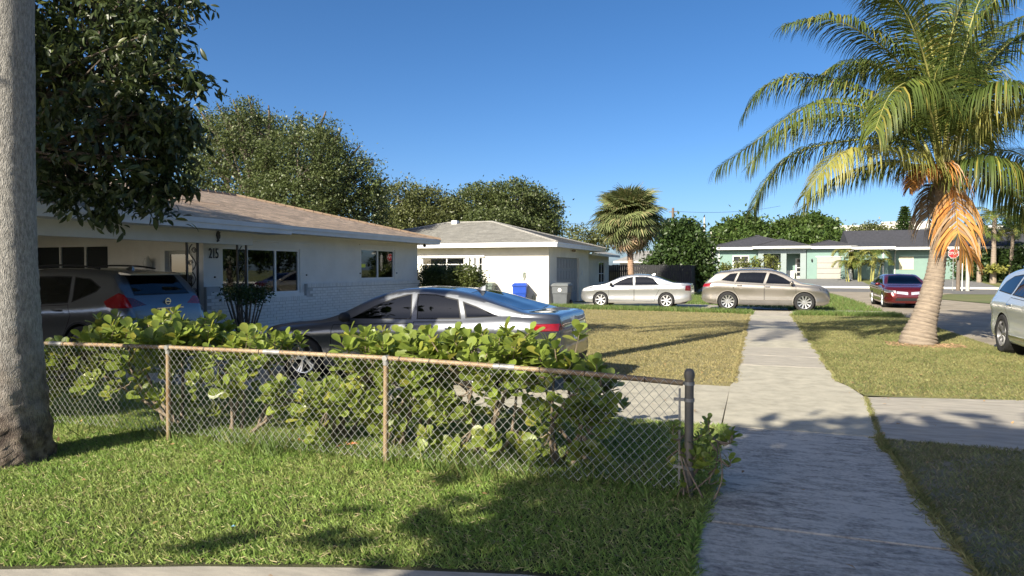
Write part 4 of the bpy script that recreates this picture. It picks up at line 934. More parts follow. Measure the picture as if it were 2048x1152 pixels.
for k in range(13):
    a = k * 2.4; el = .25 + .75 * ((k * 5) % 13) / 13; h0 = hubr + (0, 0, 1.2); dx = np.array((math.cos(a), math.sin(a), 0))
    pts = [h0, h0 + dx * .8 + (0, 0, .9 * el), h0 + dx * 1.8 + (0, 0, 1.2 * el), h0 + dx * 2.7 + (0, 0, .6 * el - .2), h0 + dx * 3.1 + (0, 0, -.3 - .5 * (1 - el))]
    frond(rp, pts, .6, m_frond, m_rachis, nl=60, droop=.8, w=.04)
# --- fan palm (cabbage palm) behind the silver sedan
sd_ = 39.5; sb = AT(1262, 560, sd_); sp = thing('fan_palm', (sb[0], sb[1], 0), 'shaggy fan palm with brown skirt behind the silver sedan', 'palm tree')
hubs = AT(1258, 432, sd_); tb = AT(1262, 545, sd_)
ringed_trunk(sp, [(tb[0], tb[1], -.1), (tb[0], tb[1], 1.4), tuple(hubs - (0, 0, .4))], [.20, .18, .17], mat('sabal_bark', (.33, .215, .145), .9, var=.25, scale=9, bump=.7, bscale=30), ring=.12, amp=.02, n=14)
def fan_mesh(ns=26, Lf=1.0, fall=.5):
    V = []; Fq = []; rr = []
    for k in range(ns):
        a = (k / (ns - 1) - .5) * R(250); d = np.array((math.sin(a), math.cos(a), 0.)); L = Lf * (.72 + .28 * math.cos(a * .5)) * rng.uniform(.85, 1.08); j = len(V); q = np.array((0., .0, 0.)); sdv = np.array((math.cos(a), -math.sin(a), 0.))
        dz = .18 - abs(a) * .05
        for h in range(4):
            ww = (.02, .065, .055, .004)[h] * Lf; V += [q - sdv * ww * .5 + (0, 0, .015 * (k % 2)), q + sdv * ww * .5]; q = q + (d * (1 - fall * .25 * h) + (0, 0, dz)) * L / 3; dz -= fall * (.25 + .15 * h)
        Fq += [(j + 2 * h, j + 2 * h + 1, j + 2 * h + 3, j + 2 * h + 2) for h in range(3)]; rr += [rng.random()] * 8
    return mesh_np('fan', np.array(V), np.array(Fq), rr)
m_fan = mat('fan_green', (.165, .205, .08), .5, var=.2, scale=2, attr='rnd', rnd=.3, transl=.25, col2=(.20, .225, .085), rnd2=((.38, .31, .16), .82))
m_fan_b = mat('fan_brown', (.42, .29, .18), .8, var=.2, scale=2, attr='rnd', rnd=.3, transl=.15, rnd2=((.22, .2, .08), .7))
fg = [fan_mesh(38, 1.45, .75) for _ in range(3)]; fbm = [fan_mesh(30, 1.3, .95) for _ in range(2)]
for f_ in fg: f_.materials.append(m_fan)
for f_ in fbm: f_.materials.append(m_fan_b)
pet = MB()
for k in range(200):
    el = R(84) - R(158) * (k / 199) ** .85; a = k * 2.39996 + rng.normal() * .2; d = Vector((math.cos(a) * math.cos(el), math.sin(a) * math.cos(el), math.sin(el)))
    L = 1.25 * rng.uniform(.35, 1.1) * (.6 if el > 1. else 1. if el > -.2 else .85); e = Vector(hubs) + d * L + Vector((0, 0, -.12 * (1 - math.sin(el))))
    brown = el < R(-36) + rng.normal() * .18
    pet.tube([Vector(hubs) + d * .1, Vector(hubs) + d * L * .55 + Vector((0, 0, .06)), e], [.02, .014, .01], 4)
    o = link('frond', (fbm if brown else fg)[k % 2], None, sp, True)
    fd_ = (d + Vector((0, 0, -.35 if not brown else -.9))).normalized(); xs = fd_.cross(Vector((0, 0, 1))); xs = xs.normalized() if xs.length > .05 else Vector((1, 0, 0)); zs_ = xs.cross(fd_)
    M4 = Matrix((xs, fd_, zs_)).transposed().to_4x4(); M4.translation = e + o.location; o.matrix_basis = M4 @ Matrix.Rotation(rng.normal() * .3, 4, 'Y') @ Matrix.Scale(rng.uniform(.85, 1.12), 4)
pet.build('petioles', m_rachis, sp)
# --- smaller palms across the street
def small_palm(label, px, pyb, d, pyt, r, nf, L, z0=0., lean=0., yellow=0, name='coconut_palm', group=None):
    b = AT(px, pyb, d); b[2] = z0; t = AT(px + lean, pyt, d); root = thing(name, tuple(b), label, 'palm tree', group)
    ringed_trunk(root, [tuple(b - (0, 0, .2)), tuple(b * .96 + t * .04), tuple((b + t) / 2), tuple(t)], [r * 1.8, r * 1.4, r, r * .8], m_palmbark, ring=.2, amp=.006, n=10)
    for k in range(nf):
        a = k * 2.4 + rng.normal() * .2; el = 1.2 * (1 - k / nf) - .15; dx = np.array((math.cos(a), math.sin(a), 0))
        pts = [t, t + dx * L * .3 + (0, 0, L * .35 * el + .1), t + dx * L * .65 + (0, 0, L * .38 * el), t + dx * L * .95 + (0, 0, L * (.15 * el - .25))]
        frond(root, pts, L * .3, m_frond_y if k % 4 == yellow else m_frond, m_rachis, nl=28, droop=.8, w=.07, r0=.03)
small_palm('slender coconut palm standing clear on the far lot', 1986, 563, 62, 437, .20, 15, 2.6, lean=3, z0=.0)
small_palm('low palm leaning in beside the slender coconut palm', 2020, 560, 63.2, 470, .16, 13, 2.4, z0=.3, lean=6)
small_palm('stubby palm by the far right mint wall', 1958, 560, 63, 470, .15, 12, 2.2, z0=.3)
small_palm('tall palm crown overhanging the white crossover', 2070, 565, 55, 400, .2, 15, 3.0)
# areca palms beside the mint garage
ar = AT(1722, 560, 66.3); arc = thing('areca_palm', (ar[0], ar[1], .45), 'clumping areca palm beside the white mint garage', 'palm tree')
st = MB()
for k in range(11):
    o_ = np.array((rng.uniform(-1.6, 1.6), rng.uniform(-.4, .4), 0)); t = np.array((ar[0], ar[1], .5)) + o_ * 1.2 + (0, 0, rng.uniform(1.2, 2.6)); st.tube([np.array((ar[0], ar[1], .45)) + o_, t], [.06, .04], 6)
    for q in range(6):
        a = q * 1.05 + rng.random(); dx = np.array((math.cos(a), math.sin(a), 0)); Lq = rng.uniform(1.1, 1.6)
        frond(arc, [t, t + dx * Lq * .35 + (0, 0, .55), t + dx * Lq * .75 + (0, 0, .5), t + dx * Lq + (0, 0, .0)], .5, m_frond_y if q % 3 == 0 else m_frond, m_rachis, nl=16, droop=.7, w=.07, r0=.02)
st.build('stem', m_rachis, arc)
# epiphyte-like clump on the slender palm
b = AT(1986, 541, 61.6); bush('bromeliad', 'yellow variegated bromeliad collar on the slender palm trunk', tuple(b), [((b[0], b[1] - .2, b[2] + .05), (.75, .5, .3))], 22, 10, .15, (.25, .45), m_frond_y, cat='plant')

# ============================================================ the dark-leaved tree over the carport
dk = thing('broadleaf_tree', (-10.9, 6.0, 0), 'dark glossy broadleaf tree overhanging the carport roof', 'tree')
DL = [lobe(170, 120, 150, 120, 9.6), lobe(300, 140, 95, 110, 9.4), lobe(230, 260, 150, 100, 9.2), lobe(130, 330, 90, 70, 9.2), lobe(330, 270, 70, 90, 9.3), lobe(300, 20, 90, 80, 9.8), lobe(150, -60, 160, 120, 10), lobe(345, 340, 40, 60, 9.2), lobe(350, 260, 50, 70, 9.15), lobe(300, 360, 70, 45, 9.1), lobe(240, 385, 70, 40, 9.1), lobe(130, 385, 50, 35, 9.1), lobe(320, 415, 28, 28, 9.1), lobe(205, 425, 40, 22, 9.05), lobe(385, 165, 38, 28, 9.4), lobe(370, 10, 34, 26, 9.6), lobe(0, 150, 160, 200, 9.8), lobe(300, -160, 170, 140, 10.2), ((-11.4, 4.4, 6.0), (2.0, 1.8, 1.9))]
Cc, _, _, _, _ = clump_cloud(DL, 2300, 2, .1, (.1, .2), shell=.2)
Pl = []; Dl = []; Nl = []
tw = MB(); limbs(tw, (-10.9, 6.0, 0), (-10.6, 6.1, 2.7), .065, DL[:7] + DL[16:], Cc, 26, .01)
tw.tube([(-10.9, 6.0, -.1), (-10.85, 6.0, 1.4), (-10.6, 6.1, 2.75)], [.17, .13, .10], 12)
for c in Cc:
    ax = unit(1)[0]; ax[2] = abs(ax[2]) * .3 - .25; nlv = rng.integers(9, 17)
    for k in range(nlv):
        t = rng.random(); p = c + ax * (t - .5) * .55 + rng.normal(size=3) * .05; d = ax * .5 + unit(1)[0] * .9; d[2] -= .45; Pl.append(p); Dl.append(d); n_ = unit(1)[0] * .7; n_[2] += .7; Nl.append(n_)
Pl, Dl, Nl = map(np.array, (Pl, Dl, Nl)); Ml = frames(Dl, Nl); Sl = rng.uniform(.10, .175, len(Pl))
def split_leaves(root, P, M, S, tmpl, m_one, m_many, nmax=300, score=None, name='leaf', many='leaves'):
    u = pxof(P); f = depth(P); z = P[:, 2]; vis = (u > -40) & (u < 2090) & (f > 1) & ((z - CAMH) / f * F < 560)
    sc = S / f + (score if score is not None else 0); sc = np.where(vis, sc, -9); order = np.argsort(-sc); one = order[:nmax]; one = one[sc[one] > -5]; rest = np.setdiff1d(np.arange(len(P)), one)
    me = mesh_np(name, tmpl[0], tmpl[1], smooth=True); me.materials.append(m_one)
    off = root.location
    for i in one:
        o = bpy.data.objects.new(name, me); COL.objects.link(o); o.parent = root
        M4 = Matrix(M[i].tolist()).to_4x4() @ Matrix.Scale(float(S[i]), 4); M4.translation = Vector(P[i]) - off; o.matrix_basis = M4
    V, Fc, r = scatter(*tmpl, P[rest], M[rest], S[rest]); link(many, mesh_np(many, V, Fc, r, smooth=True), m_many, root, True, kind='stuff')
split_leaves(dk, Pl, Ml, Sl, LEAF_OVAL, m_darkO, m_dark)
tw.build('trunk', m_bark, dk, smooth=True, sharp=70)

# ============================================================ trees outside the frame that shade the place
def shade_tree(label, base, lobes, ncl, nper, r0=.25):
    return tree('shade_tree', label, base, lobes, ncl, nper, .35, (.3, .5), m_shade, r0=r0, nsub=4)
# behind the viewer: shades the stained sidewalk, the verge and the right end of the fence
shade_tree('spreading tree behind the viewpoint shading the stained sidewalk', (-1.0, -7.5, 0), [((-3.7, -4.6, 6.0), (1.1, 1.0, 1.0)), ((-2.2, -4.0, 6.0), (1.8, 1.7, 1.2)), ((-.4, -4.2, 6.0), (2.0, 2.0, 1.2)), ((1.6, -4.4, 6.1), (2.0, 2.0, 1.2)), ((3.2, -5.4, 6.3), (2.2, 2.2, 1.3)), ((-1.0, -6.6, 6.4), (2.4, 1.6, 1.2))], 560, 26)
shade_tree('smaller tree by the neighbouring plot shading the front of the grey sedan', (-10.3, .8, 0), [((-9.4, 1.3, 5.2), (1.3, 1.3, 1.0)), ((-10.4, 1.2, 5.6), (1.4, 1.5, 1.1)), ((-11.7, -1.3, 5.3), (1.5, 1.1, .9)), ((-12.3, .6, 5.7), (1.5, 1.4, 1.0)), ((-11.1, .7, 5.4), (1.3, 1.3, .9)), ((-12.8, -1.2, 5.7), (1.4, 1.2, 1.0)), ((-13.2, 1.8, 5.6), (1.4, 1.4, 1.0))], 640, 30, .15)
for i_, (x_, y_, h_) in enumerate(((25, -12, 8), (27, 1, 9.5), (26, 13, 8), (28, 26, 10), (27, 40, 9), (26.5, 53, 8.5), (29, 63, 9.5), (31, 74, 10))):
    shade_tree(('leafy street tree across the road well behind the viewpoint', 'tallest leafy street tree across the road level with the viewpoint', 'leafy street tree across the road opposite the near driveway', 'broad street tree across the road opposite the dry lawn', 'leafy street tree across the road opposite the far driveway', 'street tree near the cross street corner outside the view', 'street tree just past the cross street outside the view', 'street tree farthest along the road outside the view')[i_], (x_, y_, 0), [((x_, y_, h_ * .6), (4.5, 6, h_ * .38)), ((x_ + 1, y_ + 3, h_ * .45), (3.5, 4, h_ * .3))], 260, 22, .3)
# ============================================================ cars
m_glass = pane_mat('car_glass', (.09, .10, .105), .01)
m_glass_sky = m_glass
m_tyre = mat('tyre', (.018, .018, .019), .85, var=.15, bump=.3, bscale=60)
m_rim = mat('alloy', (.62, .63, .64), .28, metal=.85, var=.04)
m_rim_d = mat('alloy_dark', (.10, .10, .105), .35, metal=.6, var=.1)
m_under = mat('underbody', (.012, .012, .012), .9)
m_seam = mat('panel_gap', (.012, .012, .013), .7)
m_chrome = mat('chrome', (.75, .76, .78), .12, metal=1., var=.02)
m_lampr = mat('lamp_red', (.26, .008, .010), .12, var=.15, scale=12, coat=1.)
m_lampr_d = mat('lamp_dark_red', (.10, .008, .012), .12, var=.2, scale=12, coat=1.)
m_lampw = mat('lamp_clear', (.45, .46, .47), .1, var=.35, scale=10, coat=1.)
m_lampd = mat('lamp_smoked', (.08, .085, .09), .1, var=.4, scale=14, coat=1.)
m_plate = mat('plate', (.72, .74, .74), .4, var=.05)
def pchip(pts, x):
    P = np.array(sorted(pts), float); X, Y = P[:, 0], P[:, 1]; h = np.diff(X); dl = np.diff(Y) / h; d = np.zeros(len(X))
    for i in range(1, len(X) - 1):
        if dl[i - 1] * dl[i] > 0: w1 = 2 * h[i] + h[i - 1]; w2 = h[i] + 2 * h[i - 1]; d[i] = (w1 + w2) / (w1 / dl[i - 1] + w2 / dl[i])
    d[0], d[-1] = dl[0], dl[-1]; x = np.clip(x, X[0], X[-1]); i = np.clip(np.searchsorted(X, x) - 1, 0, len(X) - 2); t = (x - X[i]) / h[i]
    return Y[i] * (1 + 2 * t) * (1 - t) ** 2 + d[i] * h[i] * t * (1 - t) ** 2 + Y[i + 1] * t * t * (3 - 2 * t) + d[i + 1] * h[i] * t * t * (t - 1)
def chaikin(P, it=2):
    for _ in range(it):
        Q = [P[0]]
        for a, b in zip(P[:-1], P[1:]): Q += [a * .75 + b * .25, a * .25 + b * .75]
        Q.append(P[-1]); P = Q
    return np.array(P)
def offset_poly(poly, d):
    P = np.array(poly, float); n = len(P); A = sum(P[i][0] * P[(i + 1) % n][1] - P[(i + 1) % n][0] * P[i][1] for i in range(n)); s = 1 if A > 0 else -1; out = []
    for i in range(n):
        a, b, c = P[i - 1], P[i], P[(i + 1) % n]; e1 = (b - a) / np.linalg.norm(b - a); e2 = (c - b) / np.linalg.norm(c - b)
        n1 = np.array((-e1[1], e1[0])) * s; n2 = np.array((-e2[1], e2[0])) * s; m = n1 + n2; m = m / max(.35, np.dot(m, n1)); out.append(tuple(b + m * d))
    return out
def pip(x, y, poly):
    r = False; n = len(poly)
    for i in range(n):
        x0, y0 = poly[i]; x1, y1 = poly[(i + 1) % n]
        if (y0 > y) != (y1 > y) and x < (x1 - x0) * (y - y0) / (y1 - y0) + x0: r = not r
    return r
def cut(bm, poly, ax, filt, ident, base=0):
    lo = [min(p[i] for p in poly) - .01 for i in (0, 1)]; hi = [max(p[i] for p in poly) + .01 for i in (0, 1)]
    def sel():
        out = []
        for f in bm.faces:
            if f.material_index != base: continue
            c = f.calc_center_median()
            if not (lo[0] - .2 < c[ax[0]] < hi[0] + .2 and lo[1] - .2 < c[ax[1]] < hi[1] + .2): continue
            if filt(c, f.normal): out.append(f)
        return out
    for i in range(len(poly)):
        a, b = poly[i], poly[(i + 1) % len(poly)]; co = [0., 0, 0]; no = [0., 0, 0]; co[ax[0]], co[ax[1]] = a
        no[ax[0]], no[ax[1]] = -(b[1] - a[1]), b[0] - a[0]; fs = sel()
        if not fs: continue
        g = list(fs) + list({e for f in fs for e in f.edges}) + list({v for f in fs for v in f.verts})
        bmesh.ops.bisect_plane(bm, geom=g, dist=5e-4, plane_co=co, plane_no=no)
    for f in sel():
        c = f.calc_center_median()
        if pip(c[ax[0]], c[ax[1]], poly): f.material_index = ident
def wheel(root, x, y, r, wdt, spokes, rim_m, side, rimr=.68, twin=False, hub_m=None):
    s = side; w = wdt
    prof = [(r * rimr, 0), (r * .93, .01), (r * .985, .03), (r, .06), (r, w - .05), (r * .97, w - .015), (r * .92, w), (r * (rimr + .05), w - .002), (r * rimr, w - .02)]
    t = MB().lathe(prof, 40); V = [(a, (q - w) * s, b) for a, b, q in t.v]; t.v = V
    o = t.build('wheel', m_tyre, root, world=False, smooth=True, sharp=35); o.location = (x, y, r)
    k = MB(); R_ = r * rimr
    k.lathe([(R_, -.03), (R_ * .985, -.004), (R_ * .94, -.006), (R_ * .92, -.05), (R_ * .9, -.12)], 40)
    k.lathe([(.001, -.022), (R_ * .14, -.022), (R_ * .19, -.03), (R_ * .2, -.08)], 16)
    for i in range(spokes):
        for off in ((-.11, .11) if twin else (0,)):
            a = 2 * math.pi * i / spokes + off; ca_, sa_ = math.cos(a), math.sin(a); hw0, hw1 = (R_ * .07, R_ * .075) if twin else (R_ * .10, R_ * .15)
            pts = []
            for (rr_, hw, zf, zb) in ((R_ * .12, hw0, -.028, -.07), (R_ * .55, (hw0 + hw1) / 2, -.03, -.07), (R_ * .97, hw1, -.012, -.06)):
                for (q, z) in ((-hw, zb), (-hw * .75, zf), (hw * .75, zf), (hw, zb)): pts.append((rr_ * ca_ - q * sa_, rr_ * sa_ + q * ca_, z))
            f = []
            for j in range(2):
                for q in range(3): f.append((j * 4 + q, j * 4 + q + 1, j * 4 + q + 5, j * 4 + q + 4))
            k.add(pts, f)
    k.v = [(a, q * s, b) for a, b, q in k.v]
    rim = k.build('rim', rim_m, o, world=False, smooth=True, sharp=30)
    d = MB().lathe([(.001, -.125), (R_ * .93, -.12)], 24); d.v = [(a, q * s, b) for a, b, q in d.v]; d.build('brake_disc', hub_m or m_rim_d, o, world=False)
    return o
def car(name, label, loc, rz, S):
    root = thing(name, loc, label, 'car', rz=rz)
    L, W = S['L'], S['W']; hl = L / 2; pm = S['paint']
    t = np.linspace(-1, 1, S.get('ns', 96)); xs = hl * (.72 * np.sin(t * math.pi / 2) + .28 * t)
    xs = np.unique(np.round(np.concatenate([xs, np.linspace(-hl, -hl + .5, 16), np.linspace(hl - .35, hl, 10)]), 4))
    zt, zs, zb = pchip(S['top'], xs), pchip(S['belt'], xs), pchip(S['bot'], xs); zs = np.minimum(zs, zt - .02)
    rf, rr_ = S.get('rf', .75), S.get('rr', .45); wf, wr = S.get('wf', .42), S.get('wr', .24); tum = S.get('tum', .42)
    secs = []
    for x, a, b, c in zip(xs, zt, zs, zb):
        e = max(0, (x - (hl - rf)) / rf); g = max(0, (-x - (hl - rr_)) / rr_); fac = 1 - wf * (1 - math.sqrt(max(0, 1 - e * e))) - wr * (1 - math.sqrt(max(0, 1 - g * g)))
        w = W / 2 * fac; h = a - b; he = h * .9; ye = max(.2, (w - .075) - tum * he); hb = b - c
        P = [np.array(q) for q in ((w - .13, c - .02), (w - .045, c), (w - .008, c + .16 * hb), (w - .030, c + .42 * hb), (w - .022, c + .62 * hb), (w + .004, c + .78 * hb), (w - .02, c + .92 * hb), (w - .06, b),
                                   (w - .075 - tum * he * .25 + .004, b + he * .25), (w - .075 - tum * he * .5 + .008, b + he * .5), (w - .075 - tum * he * .8 + .006, b + he * .8), (ye, b + he), (ye * .82, b + h * .965), (ye * .5, a - .012 * min(1, h * 4)), (0., a))]
        secs.append(chaikin(P, 1))
    n = len(secs[0]); bm = bmesh.new(); rows = []
    for x, s in zip(xs, secs):
        row = []
        full = [(-q[0], q[1]) for q in s] + [(q[0], q[1]) for q in s[-2::-1]]
        for (y, z) in full:
            e = np.clip((abs(x) - (hl - .45)) / .45, 0, 1); lo_ = np.clip((.5 - z) / .35, 0, 1); xx = x - math.copysign(1, x) * .13 * e * lo_ ** 1.5
            row.append(bm.verts.new((xx, y, z)))
        rows.append(row)
    m_ = 2 * n - 1
    for i in range(len(rows) - 1):
        for j in range(m_ - 1): bm.faces.new((rows[i][j], rows[i + 1][j], rows[i + 1][j + 1], rows[i][j + 1]))
    for row, fl in ((rows[0], False), (rows[-1], True)):
        for j in range(n - 1):
            q = (row[j], row[j + 1], row[m_ - 2 - j], row[m_ - 1 - j])
            if j == n - 2: q = (row[j], row[j + 1], row[m_ - 1 - j])
            try: bm.faces.new(q if fl else q[::-1])
            except ValueError: pass
    bmesh.ops.recalc_face_normals(bm, faces=bm.faces[:]); bm.normal_update()
    parts = []; nid = [0]
    def region(pname, poly, ax, filt, m, ring=0., ring_m=None, ring_name='trim', base=0):
        nid[0] += 1; a = nid[0]
        cut(bm, poly, ax, filt, a, base)
        if ring:
            nid[0] += 1; b = nid[0]; cut(bm, offset_poly(poly, ring), ax, lambda c, n_: True, b, a); parts.append((b, pname, m)); parts.append((a, ring_name, ring_m))
        else: parts.append((a, pname, m))
    ar = S['ar']
    for s in (-1, 1):
        side = lambda c, n_, s=s: c.y * s > .3 * W / 2 and abs(n_.y) > .3 and n_.y * s > 0
        for xc in S['axles']:
            circ = [(xc + ar * math.cos(q), S['wr_'] + ar * math.sin(q)) for q in np.linspace(0, 2 * math.pi, 25)[:-1]]
            lipr = [(xc + (ar + .03) * math.cos(q), S['wr_'] + (ar + .03) * math.sin(q)) for q in np.linspace(0, 2 * math.pi, 25)[:-1]]
            nid[0] += 1; a = nid[0]; cut(bm, lipr, (0, 2), side, a); parts.append((a, 'wheel_arch', S.get('lip', pm)))
            nid[0] += 1; b = nid[0]; cut(bm, circ, (0, 2), lambda c, n_: True, b, a); parts.append((b, None, None))
        for poly in S['win']: region('window', poly, (0, 2), side, m_glass, .018, S.get('wtrim', m_seam), 'window_trim')
        for poly in S.get('doors', []): region('door', poly, (0, 2), side, pm, .011, m_seam, 'door_gap')
        for (nm_, poly, mm) in S.get('side', []): region(nm_, poly, (0, 2), side, mm)
    for (nm_, poly, ax, fl, mm, ring) in S.get('end', []): region(nm_, poly, ax, fl, mm, ring, m_seam, nm_ + '_trim')
    parts.append((0, 'body', pm))
    for ident, pname, mm in parts:
        if pname is None: continue
        fs = [f for f in bm.faces if f.material_index == ident]
        if not fs: continue
        vm = {}; V = []; Fq = []
        for f in fs:
            ix = []
            for v in f.verts:
                if v not in vm: vm[v] = len(V); V.append(tuple(v.co))
                ix.append(vm[v])
            Fq.append(tuple(ix))
        me = bpy.data.meshes.new(pname); me.from_pydata(V, [], Fq); me.update(); me.polygons.foreach_set('use_smooth', np.ones(len(Fq), bool)); me.set_sharp_from_angle(angle=R(38))
        link(pname, me, mm, root)
    bm.free()
    # floor, wheel wells
    zf = S['bot'][len(S['bot']) // 2][1]
    MB().box(-hl + .3, hl - .35, -W / 2 + .12, W / 2 - .12, zf - .0, zf + .10).build('floor', m_under, root, world=False)
    MB().box(-hl + .35, hl - .4, -W / 2 + .34, W / 2 - .34, zf + .1, zf + .48).build('inner_hull', m_under, root, world=False)
    for s in (-1, 1):
        for xc in S['axles']:
            q = MB().lathe([(ar + .004, 0), (ar + .004, .36), (.02, .36)], 24); q.v = [(xc + a, s * (W / 2 - .03 - d), S['wr_'] + b) for a, b, d in q.v]; q.build('wheel_well', m_under, root, world=False)
            wheel(root, xc, s * (W / 2 - .012), S['wr_'], .21, S['spokes'], S.get('rim', m_rim), s, S.get('rimr', .68), S.get('twin', False), S.get('hubm'))
    zr_ = max(p[1] for p in S['top']); m_seat = mat('seat_cloth', (.05, .05, .052), .9); MB().box(-hl + .9, hl - 1.5, -W / 2 + .22, W / 2 - .22, zf + .48, zf + .52).build('cabin_floor', m_under, root, world=False)
    for (sx_, sy_, sw_) in ((S.get('seat', .05), .36, .24), (S.get('seat', .05), -.36, .24), (S.get('seat', .05) - .85, 0, .58)):
        q = MB(); z0_ = zf + .5; hb_ = zr_ * .72 - z0_
        q.add([(sx_ - .06, sy_ - sw_, z0_), (sx_ + .06, sy_ - sw_, z0_), (sx_ + .06, sy_ + sw_, z0_), (sx_ - .06, sy_ + sw_, z0_), (sx_ - .26, sy_ - sw_ * .85, z0_ + hb_), (sx_ - .18, sy_ - sw_ * .85, z0_ + hb_), (sx_ - .18, sy_ + sw_ * .85, z0_ + hb_), (sx_ - .26, sy_ + sw_ * .85, z0_ + hb_)], [(3, 2, 1, 0), (4, 5, 6, 7), (0, 1, 5, 4), (1, 2, 6, 5), (2, 3, 7, 6), (3, 0, 4, 7)]); st_o = q.build('seat', m_seat, root, world=False, bevel=.04)
        for hy_ in ((sy_,) if sw_ < .4 else (-.36, .36)): MB().ell((sx_ - .24, hy_, z0_ + hb_ + .09), (.05, .13, .09), 12, 8).build('headrest', m_seat, st_o, world=False, smooth=True)
    mxx, mz_ = S['mirror']
    for s in (-1, 1):
        mb = MB(); y0 = W / 2 - .06
        mb.ell((mxx - .02, s * (y0 + .14), mz_), (.075, .115, .075), 12, 8); mb.tube([(mxx + .03, s * (y0 - .05), mz_ - .05), (mxx, s * (y0 + .06), mz_ - .02)], .03, 6)
        mi = mb.build('mirror', S.get('mirror_m', pm), root, world=False, smooth=True)
        for hx, hz in S['handles']:
            hb = MB(); yy = s * (W / 2 - .008); hb.tube([(hx - .09, yy, hz), (hx - .07, yy + s * .03, hz + .004), (hx + .07, yy + s * .03, hz + .004), (hx + .09, yy, hz)], .014, 6); hb.build('door_handle', S.get('handle_m', pm), root, world=False, smooth=True)
    if 'rails' in S:
        for s in (-1, 1):
            x0, x1, ry = S['rails']; xr = np.linspace(x0, x1, 9); zr = pchip(S['top'], xr) - .02 + .055 * np.sin(np.linspace(.25, math.pi - .25, 9)) ** .5
            MB().tube([(a, s * ry, b) for a, b in zip(xr, zr)], .018, 6).build('roof_rail', S.get('rail_m', m_seam), root, world=False, smooth=True)
    if 'fin' in S:
        fx = S['fin']; fz = float(pchip(S['top'], np.array([fx]))[0]); MB().add([(fx - .11, -.03, fz - .01), (fx - .11, .03, fz - .01), (fx + .09, .018, fz - .01), (fx + .09, -.018, fz - .01), (fx - .10, 0, fz + .065), (fx - .06, 0, fz + .055)], [(0, 1, 4), (1, 2, 5, 4), (2, 3, 5), (3, 0, 4, 5)]).build('antenna_fin', pm, root, world=False)
    return root
def plate(root, x, z, s, w=.31, h=.155, marks=True):
    o = MB().box(min(x, x - s * .012), max(x, x - s * .012), -w / 2, w / 2, z - h / 2, z + h / 2).build('license_plate', m_plate, root, world=False)
    if marks:
        mk = MB()
        for k in range(6):
            y = -w / 2 + .05 + k * .041; xx = x + s * .001
            mk.box(min(xx, xx + s * .002), max(xx, xx + s * .002), y, y + .010, z - .045, z + .035); mk.box(min(xx, xx + s * .002), max(xx, xx + s * .002), y + .012, y + .026, z + (.02 if k % 2 else -.045), z + (.035 if k % 2 else -.03))
        mk.build('plate_marks', mat('plate_ink', (.08, .10, .12), .6), o, world=False)
    return o
rear = lambda c, n_: n_.x < -.18
front = lambda c, n_: n_.x > .18
topf = lambda c, n_: n_.z > .25
def sym(pts): return pts + [(-a, b) for a, b in reversed(pts)]

# ---- grey sedan in the near driveway
grey = paint('paint_grey', (.115, .123, .14), .33, .75)
S = dict(L=4.97, W=1.86, paint=grey, axles=(1.50, -1.33), wr_=.335, ar=.375, spokes=5, twin=True, tum=.44, ns=120, rr=.55, wr=.30,
         top=[(-2.485, .62), (-2.46, .84), (-2.43, 1.0), (-2.40, 1.085), (-2.3, 1.105), (-2.0, 1.118), (-1.7, 1.20), (-1.1, 1.375), (-.7, 1.435), (-.3, 1.452), (0, 1.435), (.3, 1.355), (1.08, .985), (1.22, .95), (1.9, .87), (2.3, .76), (2.43, .66), (2.485, .52)],
         belt=[(-2.485, .56), (-2.46, .78), (-2.42, .96), (-2.3, 1.02), (-1.9, 1.03), (-1., .985), (0, .945), (.7, .91), (1.1, .88), (1.4, .86), (2.0, .78), (2.3, .69), (2.485, .46)],
         bot=[(-2.485, .36), (-2.2, .28), (-1.6, .22), (0, .2), (1.6, .2), (2.2, .22), (2.485, .3)],
         win=[[(.72, .965), (.36, 1.16), (.08, 1.28), (-.15, 1.342), (-.23, 1.35), (-.30, .98)], [(-.38, .985), (-.31, 1.352), (-.62, 1.345), (-.97, 1.28), (-1.07, 1.005)], [(-1.13, 1.015), (-1.04, 1.255), (-1.27, 1.185), (-1.62, 1.055)]],
         doors=[[(1.05, .30), (.98, .875), (-.33, .935), (-.33, .30)], [(-.342, .30), (-.342, .955), (-1.08, .975), (-1.2, .80), (-.98, .52), (-.92, .30)]],
         side=[('taillight', [(-2.6, .86), (-2.6, .975), (-2.08, .955), (-2.16, .885)], m_lampr), ('headlight', [(2.6, .55), (2.6, .66), (1.95, .74), (1.98, .64)], m_lampd)],
         end=[('rear_window', [(-1.06, .50), (-1.5, .57), (-1.88, .62), (-1.96, .0), (-1.88, -.62), (-1.5, -.57), (-1.06, -.50), (-1.0, 0)], (0, 1), lambda c, n_: n_.z > .2 and c.z > 1.05, m_glass, .016),
              ('windshield', [(.20, .50), (.96, .66), (1.04, .0), (.96, -.66), (.20, -.50), (.14, 0)], (0, 1), topf, m_glass, .016),
              ('taillight', [(.18, .915), (.96, .86), (.96, .975), (.18, .955)], (1, 2), rear, m_lampr_d, 0), ('taillight', [(-.18, .915), (-.96, .86), (-.96, .975), (-.18, .955)], (1, 2), rear, m_lampr_d, 0),
              ('plate_recess', [(.30, .66), (.30, .88), (-.30, .88), (-.30, .66)], (1, 2), rear, mat('rear_garnish', (.07, .075, .08), .3, coat=1.), 0),
              ('bumper_insert', [(.75, .30), (.68, .46), (-.68, .46), (-.75, .30)], (1, 2), rear, m_seam, 0)],
         mirror=(.72, 1.0), mirror_m=m_seam, handles=[(-.12, .84), (-.95, .87)], fin=-.98)
sed = car('sedan', 'grey sedan parked in the driveway behind the green hedge', (-4.9, 9.4, .010), math.pi, S); sed.scale = (1, 1, .965)
plate(sed, -2.478, .775, -1)
